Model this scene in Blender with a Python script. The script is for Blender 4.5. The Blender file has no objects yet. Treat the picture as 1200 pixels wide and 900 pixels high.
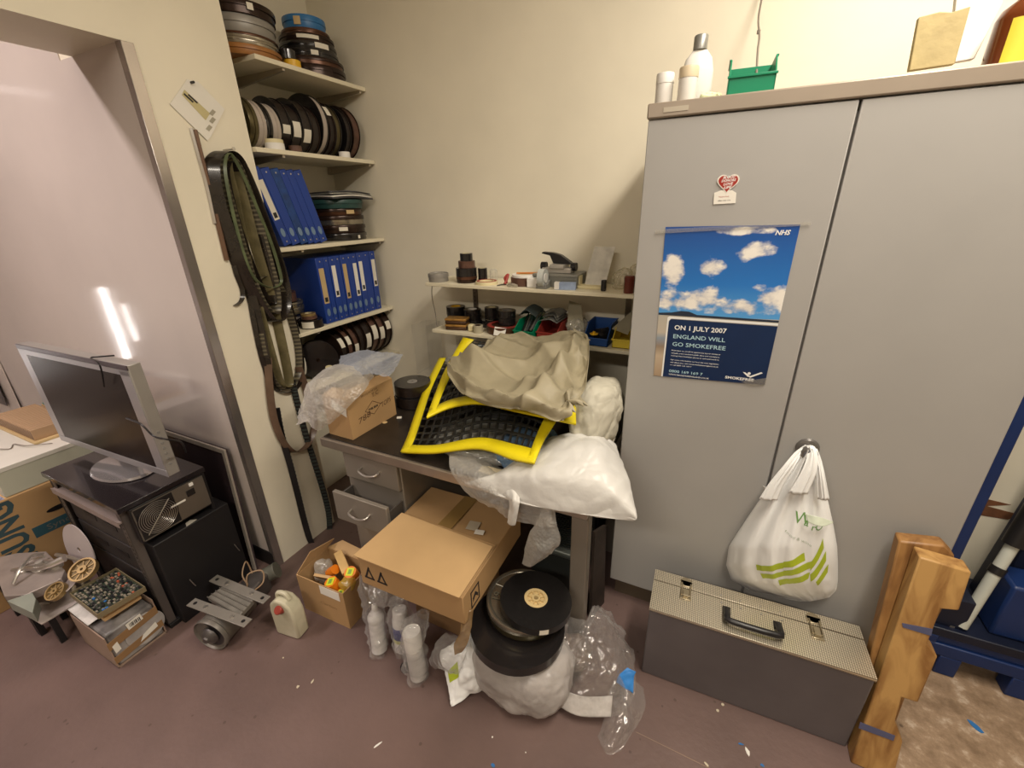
import bpy, bmesh, math, random
from math import sin, cos, pi, radians, sqrt, atan2
from mathutils import Vector, Matrix, Euler, noise
from mathutils.bvhtree import BVHTree

S = bpy.context.scene
COL = S.collection
# ------------------------------------------------------------------ camera
CAM = Vector((0, 0, 1.6))
YAW, PITCH, ROLL, FPX = -.45529, .387965, -.02407, 504.44
fw = Vector((sin(YAW)*cos(PITCH), cos(YAW)*cos(PITCH), -sin(PITCH)))
rt0 = Vector((cos(YAW), -sin(YAW), 0)); up0 = rt0.cross(fw)
rt = rt0*cos(ROLL)+up0*sin(ROLL); up = -rt0*sin(ROLL)+up0*cos(ROLL)
cd = bpy.data.cameras.new('camera'); cam = bpy.data.objects.new('camera', cd); COL.objects.link(cam)
M = Matrix((rt, up, -fw)).transposed().to_4x4(); M.translation = CAM; cam.matrix_world = M
cd.sensor_width = 36; cd.lens = FPX/1200*36; cd.clip_start = .02
S.camera = cam
# ------------------------------------------------------------------ world, lights, exposure
w = bpy.data.worlds.new('World'); S.world = w; w.use_nodes = True
w.node_tree.nodes['Background'].inputs[0].default_value = (.9, .85, .8, 1)
w.node_tree.nodes['Background'].inputs[1].default_value = .05
S.view_settings.view_transform = 'Standard'; S.view_settings.look = 'None'
S.view_settings.gamma = 1; S.view_settings.use_curve_mapping = False
S.view_settings.exposure = 0.0
S.cycles.transparent_max_bounces = 32; S.cycles.max_bounces = 10
def area(name, loc, size, power, col, rot=(0, 0, 0)):
    l = bpy.data.lights.new(name, 'AREA'); l.shape = 'RECTANGLE'; l.size, l.size_y = size
    l.energy = power; l.color = col
    o = bpy.data.objects.new(name, l); o.location = loc; o.rotation_euler = rot; COL.objects.link(o); return o
area('ceiling_light_main', (.6, .75, 2.93), (.25, 1.5), 66, (1, .90, .76))
area('ceiling_light_rear', (-.5, -1.6, 2.93), (1.5, .3), 52, (1, .90, .77))
area('ceiling_light_side_room', (-2.6, -.5, 2.93), (.2, 1.4), 46, (1, .87, .84))

# ------------------------------------------------------------------ pixel -> plane helpers (photo frame 1200x900)
def ray(u, v):
    return (rt*((u-600)/FPX) - up*((v-450)/FPX) + fw)
def onx(u, v, x):
    d = ray(u, v); return CAM + d*(x/d.x)
def ony(u, v, y):
    d = ray(u, v); return CAM + d*(y/d.y)
def onz(u, v, z):
    d = ray(u, v); return CAM + d*((z-CAM.z)/d.z)
def onp(u, v, p, n):
    d = ray(u, v); return CAM + d*((Vector(p)-CAM).dot(n)/d.dot(n))

# ------------------------------------------------------------------ materials
MATS = {}
def mat(name, col, rough=.5, metal=0, var=.08, scale=6, bump=0, bscale=40, col2=None, detail=4, spec=.5, trans=0, alpha=1, ior=1.45, coat=0, thr=None, sub=0):
    if name in MATS: return MATS[name]
    m = bpy.data.materials.new(name); m.use_nodes = True; nt = m.node_tree; b = nt.nodes['Principled BSDF']
    N = nt.nodes.new; L = nt.links.new
    tc = N('ShaderNodeTexCoord'); nz = N('ShaderNodeTexNoise'); nz.inputs['Scale'].default_value = scale; nz.inputs['Detail'].default_value = detail
    L(tc.outputs['Object'], nz.inputs['Vector'])
    cr = N('ShaderNodeValToRGB'); a = cr.color_ramp
    c1 = [max(0, c*(1-var)) for c in col]; c2 = [min(1, c*(1+var)) for c in col] if col2 is None else col2
    a.elements[0].color = (*c1, 1); a.elements[1].color = (*c2, 1)
    a.elements[0].position, a.elements[1].position = thr or (.3, .7)
    L(nz.outputs['Fac'], cr.inputs['Fac']); L(cr.outputs['Color'], b.inputs['Base Color'])
    b.inputs['Roughness'].default_value = rough; b.inputs['Metallic'].default_value = metal
    b.inputs['Specular IOR Level'].default_value = spec; b.inputs['Transmission Weight'].default_value = trans
    b.inputs['Alpha'].default_value = alpha; b.inputs['IOR'].default_value = ior; b.inputs['Coat Weight'].default_value = coat
    if sub: b.inputs['Subsurface Weight'].default_value = sub; b.inputs['Subsurface Scale'].default_value = .02
    if bump:
        n2 = N('ShaderNodeTexNoise'); n2.inputs['Scale'].default_value = bscale; n2.inputs['Detail'].default_value = 3
        bp = N('ShaderNodeBump'); bp.inputs['Strength'].default_value = bump; bp.inputs['Distance'].default_value = .01
        L(tc.outputs['Object'], n2.inputs['Vector']); L(n2.outputs['Fac'], bp.inputs['Height']); L(bp.outputs['Normal'], b.inputs['Normal'])
    MATS[name] = m; return m
def film_mat(name, col=(.9, .9, .9), opac=.25, rough=.15, bump=.4, bscale=60, dots=False, face=.5):
    """clear / milky plastic sheeting: transparent, with a milky part and gloss"""
    if name in MATS: return MATS[name]
    m = bpy.data.materials.new(name); m.use_nodes = True; nt = m.node_tree; N = nt.nodes.new; L = nt.links.new
    out = nt.nodes['Material Output']; nt.nodes.remove(nt.nodes['Principled BSDF'])
    tr = N('ShaderNodeBsdfTransparent'); di = N('ShaderNodeBsdfDiffuse'); di.inputs[0].default_value = (*col, 1)
    tl = N('ShaderNodeBsdfTranslucent'); tl.inputs[0].default_value = (*col, 1)
    gl = N('ShaderNodeBsdfGlossy'); gl.inputs['Roughness'].default_value = rough
    md = N('ShaderNodeMixShader'); md.inputs[0].default_value = .4; L(di.outputs[0], md.inputs[1]); L(tl.outputs[0], md.inputs[2])
    lw = N('ShaderNodeLayerWeight'); lw.inputs['Blend'].default_value = .35
    ma = N('ShaderNodeMath'); ma.operation = 'MULTIPLY_ADD'; ma.inputs[1].default_value = face; ma.inputs[2].default_value = opac; ma.use_clamp = True
    L(lw.outputs['Facing'], ma.inputs[0])
    m1 = N('ShaderNodeMixShader'); L(ma.outputs[0], m1.inputs[0]); L(tr.outputs[0], m1.inputs[1]); L(md.outputs[0], m1.inputs[2])
    pw = N('ShaderNodeMath'); pw.operation = 'POWER'; pw.inputs[1].default_value = 4; L(lw.outputs['Facing'], pw.inputs[0]); fr = N('ShaderNodeMath'); fr.operation = 'MULTIPLY_ADD'; fr.inputs[1].default_value = .55; fr.inputs[2].default_value = .09; L(pw.outputs[0], fr.inputs[0])
    m2 = N('ShaderNodeMixShader'); L(fr.outputs[0], m2.inputs[0]); L(m1.outputs[0], m2.inputs[1]); L(gl.outputs[0], m2.inputs[2])
    L(m2.outputs[0], out.inputs[0])
    tc = N('ShaderNodeTexCoord')
    if dots:
        nz = N('ShaderNodeTexVoronoi'); nz.inputs['Scale'].default_value = bscale; L(tc.outputs['Object'], nz.inputs['Vector']); h = nz.outputs['Distance']
    else:
        nz = N('ShaderNodeTexNoise'); nz.inputs['Scale'].default_value = bscale; nz.inputs['Detail'].default_value = 4; L(tc.outputs['Object'], nz.inputs['Vector']); h = nz.outputs['Fac']
    bp = N('ShaderNodeBump'); bp.inputs['Strength'].default_value = bump; bp.inputs['Distance'].default_value = .01
    L(h, bp.inputs['Height'])
    for x in (di, tl, gl): L(bp.outputs[0], x.inputs['Normal'])
    MATS[name] = m; return m

wall_m = mat('cream_wall_paint', (.79, .735, .595), .55, var=.05, scale=2.5, bump=.12, bscale=14)
pink_m = mat('glossy_side_room_paint', (.60, .535, .495), .075, var=.05, scale=2, bump=.03, bscale=8)
def floor_material():
    m = mat('painted_floor', (.145, .095, .085), .42, var=.16, scale=3, bump=.1, bscale=50, detail=8)
    nt = m.node_tree; N = nt.nodes.new; L = nt.links.new; b = nt.nodes['Principled BSDF']
    src = b.inputs['Base Color'].links[0].from_socket
    tc = N('ShaderNodeTexCoord'); sp = N('ShaderNodeSeparateXYZ'); L(tc.outputs['Object'], sp.inputs[0])
    # worn bare concrete to the right (x > .66) with ragged border and pale chips
    nz = N('ShaderNodeTexNoise'); nz.inputs['Scale'].default_value = 9; nz.inputs['Detail'].default_value = 6; L(tc.outputs['Object'], nz.inputs['Vector'])
    a1 = N('ShaderNodeMath'); a1.operation = 'MULTIPLY_ADD'; a1.inputs[1].default_value = .22; L(nz.outputs['Fac'], a1.inputs[0]); L(sp.outputs['X'], a1.inputs[2])
    gt = N('ShaderNodeMath'); gt.operation = 'GREATER_THAN'; gt.inputs[1].default_value = .76; L(a1.outputs[0], gt.inputs[0])
    n2 = N('ShaderNodeTexNoise'); n2.inputs['Scale'].default_value = 16; n2.inputs['Detail'].default_value = 8; n2.inputs['Roughness'].default_value = .7; L(tc.outputs['Object'], n2.inputs['Vector'])
    r2 = N('ShaderNodeValToRGB'); e = r2.color_ramp.elements; e[0].position = .35; e[0].color = (.20, .135, .085, 1); e[1].position = .74; e[1].color = (.62, .52, .42, 1)
    x = r2.color_ramp.elements.new(.55); x.color = (.32, .225, .15, 1); L(n2.outputs['Fac'], r2.inputs[0])
    mx = N('ShaderNodeMix'); mx.data_type = 'RGBA'; L(gt.outputs[0], mx.inputs[0]); L(src, mx.inputs[6]); L(r2.outputs[0], mx.inputs[7])
    # small dark specks
    vo = N('ShaderNodeTexVoronoi'); vo.inputs['Scale'].default_value = 14; L(tc.outputs['Object'], vo.inputs['Vector'])
    lt = N('ShaderNodeMath'); lt.operation = 'LESS_THAN'; lt.inputs[1].default_value = .075; L(vo.outputs['Distance'], lt.inputs[0])
    lm = N('ShaderNodeMath'); lm.operation = 'MULTIPLY'; lm.inputs[1].default_value = .6; L(lt.outputs[0], lm.inputs[0])
    mx2 = N('ShaderNodeMix'); mx2.data_type = 'RGBA'; L(lm.outputs[0], mx2.inputs[0]); L(mx.outputs[2], mx2.inputs[6]); mx2.inputs[7].default_value = (.07, .045, .035, 1)
    L(mx2.outputs[2], b.inputs['Base Color']); return m
floor_m = floor_material()
shelf_m = mat('cream_shelf_laminate', (.72, .66, .50), .45, var=.04)
grey_m = mat('grey_cabinet_paint', (.37, .36, .345), .42, var=.04, scale=3)
trim_m = mat('taupe_metal_trim', (.33, .275, .22), .4, var=.06, metal=.2)
black_m = mat('black_plastic', (.012, .011, .012), .35, var=.2)
blackmatte_m = mat('matt_black_paint', (.010, .009, .010), .55, var=.2)
steel_m = mat('brushed_steel', (.55, .52, .48), .3, metal=.9, var=.1)
alu_m = mat('dull_aluminium', (.50, .47, .43), .42, metal=.6, var=.12)
card_m = mat('brown_cardboard', (.42, .26, .12), .75, var=.07, scale=5)
card2_m = mat('light_cardboard', (.52, .34, .165), .75, var=.07, scale=5)
cardd_m = mat('worn_dark_cardboard', (.27, .155, .07), .8, var=.1, scale=5)
white_m = mat('white_plastic', (.78, .76, .72), .4, var=.03)
paper_m = mat('white_paper', (.78, .75, .68), .7, var=.04)
label_m = mat('off_white_label', (.72, .68, .58), .6, var=.05)
tan_m = mat('tan_label', (.55, .40, .20), .6, var=.08)
blue_m = mat('blue_binder_board', (.014, .048, .27), .35, var=.15, scale=4)
blued_m = mat('worn_blue_binder_board', (.012, .05, .20), .4, var=.35, scale=25)
ink_m = mat('black_ink', (.02, .018, .02), .6, var=.1)

# ------------------------------------------------------------------ mesh builder
class MB:
    def __init__(s): s.v = []; s.f = []; s.m = []
    def add(s, vs, fs, mi=0):
        n = len(s.v); s.v += [Vector(v) for v in vs]; s.f += [[i+n for i in f] for f in fs]; s.m += [mi]*len(fs); return s
    def hexa(s, c, mi=0):   # c: 4 bottom ccw, 4 top ccw
        return s.add(c, [(3,2,1,0),(4,5,6,7),(0,1,5,4),(1,2,6,5),(2,3,7,6),(3,0,4,7)], mi)
    def box(s, c, d, rot=None, mi=0):
        R = Euler(rot).to_matrix() if rot is not None and not isinstance(rot, Matrix) else (rot or Matrix.Identity(3))
        c = Vector(c); x, y, z = [k/2 for k in d]
        return s.hexa([c+R@Vector(p) for p in ((-x,-y,-z),(x,-y,-z),(x,y,-z),(-x,y,-z),(-x,-y,z),(x,-y,z),(x,y,z),(-x,y,z))], mi)
    def b2(s, a, b, mi=0):
        return s.box([(a[i]+b[i])/2 for i in range(3)], [abs(b[i]-a[i]) for i in range(3)], None, mi)
    def lathe(s, prof, c=(0,0,0), axis=(0,0,1), n=32, mi=0, closed=False, sx=1, sy=1, a0=0):
        q = Vector((0,0,1)).rotation_difference(Vector(axis).normalized()).to_matrix(); c = Vector(c)
        vs = []; fs = []; k = len(prof)
        for r, z in prof:
            for i in range(n):
                a = 2*pi*i/n+a0; vs.append(c+q@Vector((r*cos(a)*sx, r*sin(a)*sy, z)))
        for j in range(k-1 if not closed else k):
            j2 = (j+1) % k
            for i in range(n): i2 = (i+1) % n; fs.append((j*n+i, j*n+i2, j2*n+i2, j2*n+i))
        if not closed:
            if prof[0][0] > 1e-6: fs.append(tuple(range(n-1, -1, -1)))
            if prof[-1][0] > 1e-6: fs.append(tuple((k-1)*n+i for i in range(n)))
        return s.add(vs, fs, mi)
    def cyl(s, a, b, r, n=24, r2=None, mi=0):
        a = Vector(a); b = Vector(b); return s.lathe([(r, 0), (r if r2 is None else r2, (b-a).length)], a, b-a, n, mi)
    def ring(s, c, axis, ri, ro, h, n=32, mi=0):
        return s.lathe([(ri, 0), (ro, 0), (ro, h), (ri, h)], c, axis, n, mi, closed=True)
    def tube(s, pts, r, n=8, mi=0, smooth=0, rad=None):
        pts = [Vector(p) for p in pts]
        if smooth: pts = cr(pts, smooth)
        vs = []; fs = []; t0 = (pts[1]-pts[0]).normalized(); nrm = t0.orthogonal().normalized()
        for i, p in enumerate(pts):
            t = (pts[min(i+1, len(pts)-1)]-pts[max(i-1, 0)]).normalized()
            nrm = (nrm-t*nrm.dot(t)).normalized(); b = t.cross(nrm)
            rr = r if rad is None else rad(i/(len(pts)-1))
            for k in range(n): a = 2*pi*k/n; vs.append(p+(nrm*cos(a)+b*sin(a))*rr)
        for i in range(len(pts)-1):
            for k in range(n): k2 = (k+1) % n; fs.append((i*n+k, i*n+k2, (i+1)*n+k2, (i+1)*n+k))
        fs.append(tuple(range(n-1, -1, -1))); fs.append(tuple((len(pts)-1)*n+k for k in range(n)))
        return s.add(vs, fs, mi)
    def ribbon(s, pts, wdir, width, th, smooth=6, closed=False, mi=0):
        pts = [Vector(p) for p in pts]
        if smooth: pts = cr(pts, smooth, closed)
        W = Vector(wdir).normalized()*width/2; n = len(pts); vs = []; fs = []
        for i, p in enumerate(pts):
            a = pts[(i-1) % n] if closed else pts[max(i-1, 0)]; b = pts[(i+1) % n] if closed else pts[min(i+1, n-1)]
            t = (b-a).normalized(); N = t.cross(W).normalized()*th/2
            vs += [p-W-N, p+W-N, p+W+N, p-W+N]
        for i in range(n if closed else n-1):
            j = (i+1) % n
            for k in range(4): k2 = (k+1) % 4; fs.append((i*4+k, i*4+k2, j*4+k2, j*4+k))
        if not closed: fs.append((3,2,1,0)); fs.append(tuple((n-1)*4+k for k in range(4)))
        return s.add(vs, fs, mi)
    def grid(s, fn, nu, nv, mi=0, flip=False):
        vs = [fn(i/nu, j/nv) for j in range(nv+1) for i in range(nu+1)]; fs = []
        for j in range(nv):
            for i in range(nu):
                a = j*(nu+1)+i; f = (a, a+1, a+nu+2, a+nu+1); fs.append(f[::-1] if flip else f)
        return s.add(vs, fs, mi)
    def prism(s, poly, d, mi=0):   # poly: list of 3D points, extruded by vector d
        n = len(poly); d = Vector(d); P = [Vector(p) for p in poly]
        return s.add(P+[p+d for p in P], [tuple(range(n-1, -1, -1)), tuple(range(n, 2*n))]+[(i, (i+1) % n, n+(i+1) % n, n+i) for i in range(n)], mi)
    def build(s, name, m, parent=None, bevel=0, solid=0, ang=35, sub=0, local=False, segs=2):
        me = bpy.data.meshes.new(name)
        vs = s.v
        if parent is not None and not local:
            inv = wm(parent).inverted(); vs = [inv@v for v in vs]
        me.from_pydata([tuple(v) for v in vs], [], s.f); 
        for x in (m if isinstance(m, (list, tuple)) else [m]): me.materials.append(x)
        me.polygons.foreach_set('material_index', s.m)
        bm = bmesh.new(); bm.from_mesh(me); bmesh.ops.recalc_face_normals(bm, faces=bm.faces); bm.to_mesh(me); bm.free()
        me.polygons.foreach_set('use_smooth', [True]*len(me.polygons)); me.set_sharp_from_angle(angle=radians(ang))
        o = bpy.data.objects.new(name, me); COL.objects.link(o)
        if parent is not None: o.parent = parent
        if solid: q = o.modifiers.new('solid', 'SOLIDIFY'); q.thickness = solid; q.offset = 0
        if bevel: q = o.modifiers.new('bevel', 'BEVEL'); q.width = bevel; q.segments = segs; q.limit_method = 'ANGLE'; q.angle_limit = radians(40)
        if sub: q = o.modifiers.new('sub', 'SUBSURF'); q.levels = q.render_levels = sub
        return o
def wm(o):
    m = Matrix.LocRotScale(o.location, o.rotation_euler, o.scale)
    return wm(o.parent)@m if o.parent else m
def cr(P, k, closed=False):
    n = len(P); out = []
    g = (lambda i: P[i % n]) if closed else (lambda i: P[min(max(i, 0), n-1)])
    for i in range(n if closed else n-1):
        a, b, c, d = g(i-1), g(i), g(i+1), g(i+2)
        for j in range(k):
            t = j/k; out.append(.5*((2*b)+(c-a)*t+(2*a-5*b+4*c-d)*t*t+(3*b-a-3*c+d)*t**3))
    if not closed: out.append(P[-1].copy())
    return out
def tag(o, label=None, cat=None, group=None, kind=None):
    if label: o['label'] = label
    if cat: o['category'] = cat
    if group: o['group'] = group
    if kind: o['kind'] = kind
    return o
def thing(name, label, cat, loc=(0,0,0), rz=0, group=None, rot=None):
    o = bpy.data.objects.new(name, None); o.empty_display_size = .05; COL.objects.link(o)
    o.location = loc; o.rotation_euler = rot if rot is not None else (0, 0, rz); return tag(o, label, cat, group)
def struct(name, mb, m, **k):
    return tag(mb.build(name, m, **k), kind='structure')
def copy_tree(o, parent=None, label=None, loc=None, rot=None, scale=None):
    c = o.copy(); COL.objects.link(c)
    if parent is not None: c.parent = parent
    if label: c['label'] = label
    if loc is not None: c.location = loc
    if rot is not None: c.rotation_euler = rot
    if scale is not None: c.scale = scale
    for ch in [x for x in bpy.data.objects if x.parent == o]: copy_tree(ch, c)
    return c
def text_mb(s, org, xd, ud, h, width=None, off=.0006, align='LEFT', bold=0, shear=0):
    c = bpy.data.curves.new('t', 'FONT'); c.body = s; c.size = 1; c.align_x = align; c.offset = bold; c.shear = shear; c.resolution_u = 2
    o = bpy.data.objects.new('t', c); COL.objects.link(o)
    me = bpy.data.meshes.new_from_object(o.evaluated_get(bpy.context.evaluated_depsgraph_get()))
    vs = [v.co.copy() for v in me.vertices]; fs = [tuple(p.vertices) for p in me.polygons]
    bpy.data.objects.remove(o); bpy.data.curves.remove(c); bpy.data.meshes.remove(me)
    xd = Vector(xd).normalized(); ud = Vector(ud).normalized(); nd = xd.cross(ud)
    wx = max(v.x for v in vs)-min(v.x for v in vs); sc = h/.7; sx = sc if width is None else width/wx
    mb = MB(); mb.add([Vector(org)+xd*v.x*sx+ud*v.y*sc+nd*off for v in vs], fs); return mb
def fbm(p, o=3): return noise.fractal(Vector(p), 1.0, 2.0, o)
def crease(p, s=1.0, seed=0):
    """sharp crumple folds: worley ridges at two sizes"""
    q = Vector(p)*s+Vector((seed*3.1, seed*1.7, seed*.9)); q = q+noise.noise_vector(q*.7)*.5
    d = noise.voronoi(q)[0]; d2 = noise.voronoi(q*2.3)[0]
    return (d[1]-d[0])*.65+(d2[1]-d2[0])*.25
def blob(c, dims, e=.6, sub=5, amp=.02, s=14, seed=0, R=None, shape=None, flat=None, topflat=None):
    """crumpled bag or pillow: superellipsoid with creases; flat = floor height it sags on to"""
    bm = bmesh.new(); bmesh.ops.create_icosphere(bm, subdivisions=sub, radius=1); c = Vector(c)
    vs = []
    for v in bm.verts:
        p = v.co.normalized()
        q = Vector([math.copysign(abs(t)**e, t) for t in p]); m = max(abs(q.x)**(2/e)+abs(q.y)**(2/e)+abs(q.z)**(2/e), 1e-6)**(e/2); q /= m
        q = Vector((q.x*dims[0]/2, q.y*dims[1]/2, q.z*dims[2]/2))
        if shape: q = shape(q)
        q += p*(amp*(crease(q, s, seed)-.25)*2+amp*.6*fbm(q*s*.5+Vector((seed, 0, 0))))
        if R is not None: q = R@q
        q += c
        if flat is not None and q.z < flat: q.z = flat+(q.z-flat)*.03
        if topflat is not None and q.z > topflat: q.z = topflat+(q.z-topflat)*.03
        vs.append(q)
    fs = [tuple(v.index for v in f.verts) for f in bm.faces]; bm.free()
    return MB().add(vs, fs)
def net(P, k=3):
    """smooth surface through a net of control points (rows of equal length): catmull in both ways -> f(u,v)"""
    P = [[Vector(p) for p in r] for r in P]; nr = len(P); nc = len(P[0])
    def c1(L, t):
        n = len(L)-1; x = min(max(t, 0), 1)*n; i = min(int(x), n-1); t = x-i
        a, b, c, d = L[max(i-1, 0)], L[i], L[i+1], L[min(i+2, n)]
        return .5*((2*b)+(c-a)*t+(2*a-5*b+4*c-d)*t*t+(3*b-a-3*c+d)*t**3)
    return lambda u, v: c1([c1(r, u) for r in P], v)
def wrinkle(f, amp, s, seed=0, n=None):
    def g(u, v):
        p = f(u, v); e = .01
        N = (f(min(u+e, 1), v)-f(max(u-e, 0), v)).cross(f(u, min(v+e, 1))-f(u, max(v-e, 0)))
        N = N.normalized() if N.length > 1e-9 else Vector((0, 0, 1))
        return p+N*(amp*((crease(p, s, seed)-.3)*1.6+.5*fbm(p*s*.6+Vector((seed, seed, 0)))))
    return g
rnd = random.Random(7)
ZV = Vector((0, 0, 1)); XV = Vector((1, 0, 0)); YV = Vector((0, 1, 0))
# ================================================================== SETTING
YW = 1.98; XP = -1.76; ZC = 3.0; XA = -2.05; YR = .945; YA = 1.30; ZL = 2.1
struct('floor', MB().b2((-5, -4, -.1), (3.4, 2.2, 0)), floor_m)
struct('ceiling', MB().b2((-5.1, -4.1, ZC), (3.5, 2.2, ZC+.1)), mat('ceiling_paint', (.8, .76, .68), .7))
struct('wall_back', MB().b2((-2.15, YW, 0), (3.5, YW+.12, ZC)), wall_m)
struct('wall_right', MB().b2((3.4, -4, 0), (3.5, YW, ZC)), wall_m)
struct('wall_front', MB().b2((-5.1, -4.1, 0), (3.5, -4, ZC)), wall_m)
# pier with the hanging film loops, its recess behind, and the lintel over the opening to the side room
struct('wall_pier', MB().b2((XA-.1, YR, 0), (XP, YA, ZC)), wall_m)
struct('wall_alcove', MB().b2((XA-.12, YA, 0), (XA, YW, ZC)), wall_m)
struct('wall_lintel', MB().b2((-2.065, -4, ZL), (XP, YR, ZC)), wall_m)
struct('wall_side_room', MB().b2((-5, YR, .085), (XA-.1, YR+.1, ZC)).b2((XA-.1, YR-.003, .085), (XP-.003, YR, ZL)).b2((-5, YR-.003, .085), (XA-.1, YR, ZC)), pink_m)
struct('baseboard_side_room', MB().b2((-5, YR-.008, 0), (XP-.01, YR+.01 if False else YR-.0005, .083)), blackmatte_m)
struct('wall_left', MB().b2((-5.1, -4, 0), (-5, YR+.1, ZC)), pink_m)
# metal corner guard on the pier
struct('trim_1', MB().b2((XP-.028, YR-.006, .0), (XP+.003, YR-.003, ZL)).b2((XP+.0, YR-.006, 0), (XP+.003, YR+.03, ZL)), mat('galvanised_corner_guard', (.42, .38, .36), .22, metal=.8, var=.15, scale=3), bevel=.001)

# far lit gap in the side room's left wall (its reflection is the streak on the glossy wall)
struct('window_1', MB().b2((-4.998, -.040, .36), (-4.99, -.022, 1.02)).b2((-4.998, -.145, .5), (-4.99, -.138, .85)), mat('lit_window_gap', (.9, .9, .95), .5))
nt_ = MATS['lit_window_gap'].node_tree.nodes['Principled BSDF']; nt_.inputs['Emission Color'].default_value = (1, .97, .95, 1); nt_.inputs['Emission Strength'].default_value = 25
# ceiling lamps (fluorescent battens)
for n, c, d in (('ceiling_lamp', (.6, .75), (.16, 1.6)), ('ceiling_lamp', (-.5, -1.6), (1.6, .2)), ('ceiling_lamp', (-2.6, -.5), (.16, 1.5))):
    t = thing(n, {(.6, .75): 'white fluorescent ceiling batten above the grey cabinet', (-.5, -1.6): 'white fluorescent ceiling batten behind the camera', (-2.6, -.5): 'white fluorescent ceiling batten in the side room'}[c], 'ceiling light', (c[0], c[1], 2.95))
    MB().box((0, 0, .03), (d[0], d[1], .035)).build('housing', white_m, t, local=True, bevel=.004)

# ================================================================== GREY CABINET
CX0, CX1, CY = -.257, .727, 1.447; CS = .235
cab = thing('storage_cabinet', 'tall grey two-door metal storage cabinet against the back wall', 'cabinet', (.235, CY, 0))
MB().b2((CX0+.003, CY+.02, .10), (CX1-.003, CY+.45, 1.80)).build('body', grey_m, cab, bevel=.003)
MB().b2((CX0+.02, CY+.035, 0), (CX1-.02, CY+.42, .10)).build('plinth', mat('brown_cabinet_plinth', (.10, .075, .05), .6, var=.15), cab)
MB().b2((CX0-.004, CY-.006, 1.824), (CX1+.004, CY+.455, 1.862)).build('top_fascia', trim_m, cab, bevel=.004)
MB().b2((CX0+.04, CY-.0075, 1.836), (CX0+.105, CY-.006, 1.848)).build('name_plate', mat('pale_plate', (.45, .40, .32), .4, metal=.3), cab)
MB().b2((CX0, CY, .10), (CS-.003, CY+.02, 1.821)).build('door', grey_m, cab, bevel=.003)
dr = MB().b2((CS+.003, CY, .10), (CX1, CY+.02, 1.821)).build('door', grey_m, cab, bevel=.003)
kp = ony(946, 524, CY)
MB().lathe([(.030, 0), (.032, .004), (.028, .012), (.016, .016), (.014, .024), (.020, .028), (.0225, .034), (.0225, .05), (.020, .054), (0, .054)], (kp.x, CY, kp.z), (0, -1, 0), 32).build('knob', mat('knob_metal', (.22, .21, .20), .3, metal=.7), dr)
kf = MB().lathe([(.017, 0), (.0165, .0025), (0, .0025)], (kp.x, CY-.054, kp.z), (0, -1, 0), 28).cyl((kp.x, CY-.056, kp.z), (kp.x, CY-.0585, kp.z), .003, 10).build('knob_face', mat('knob_face_grey', (.12, .12, .13), .4), dr)
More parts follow.
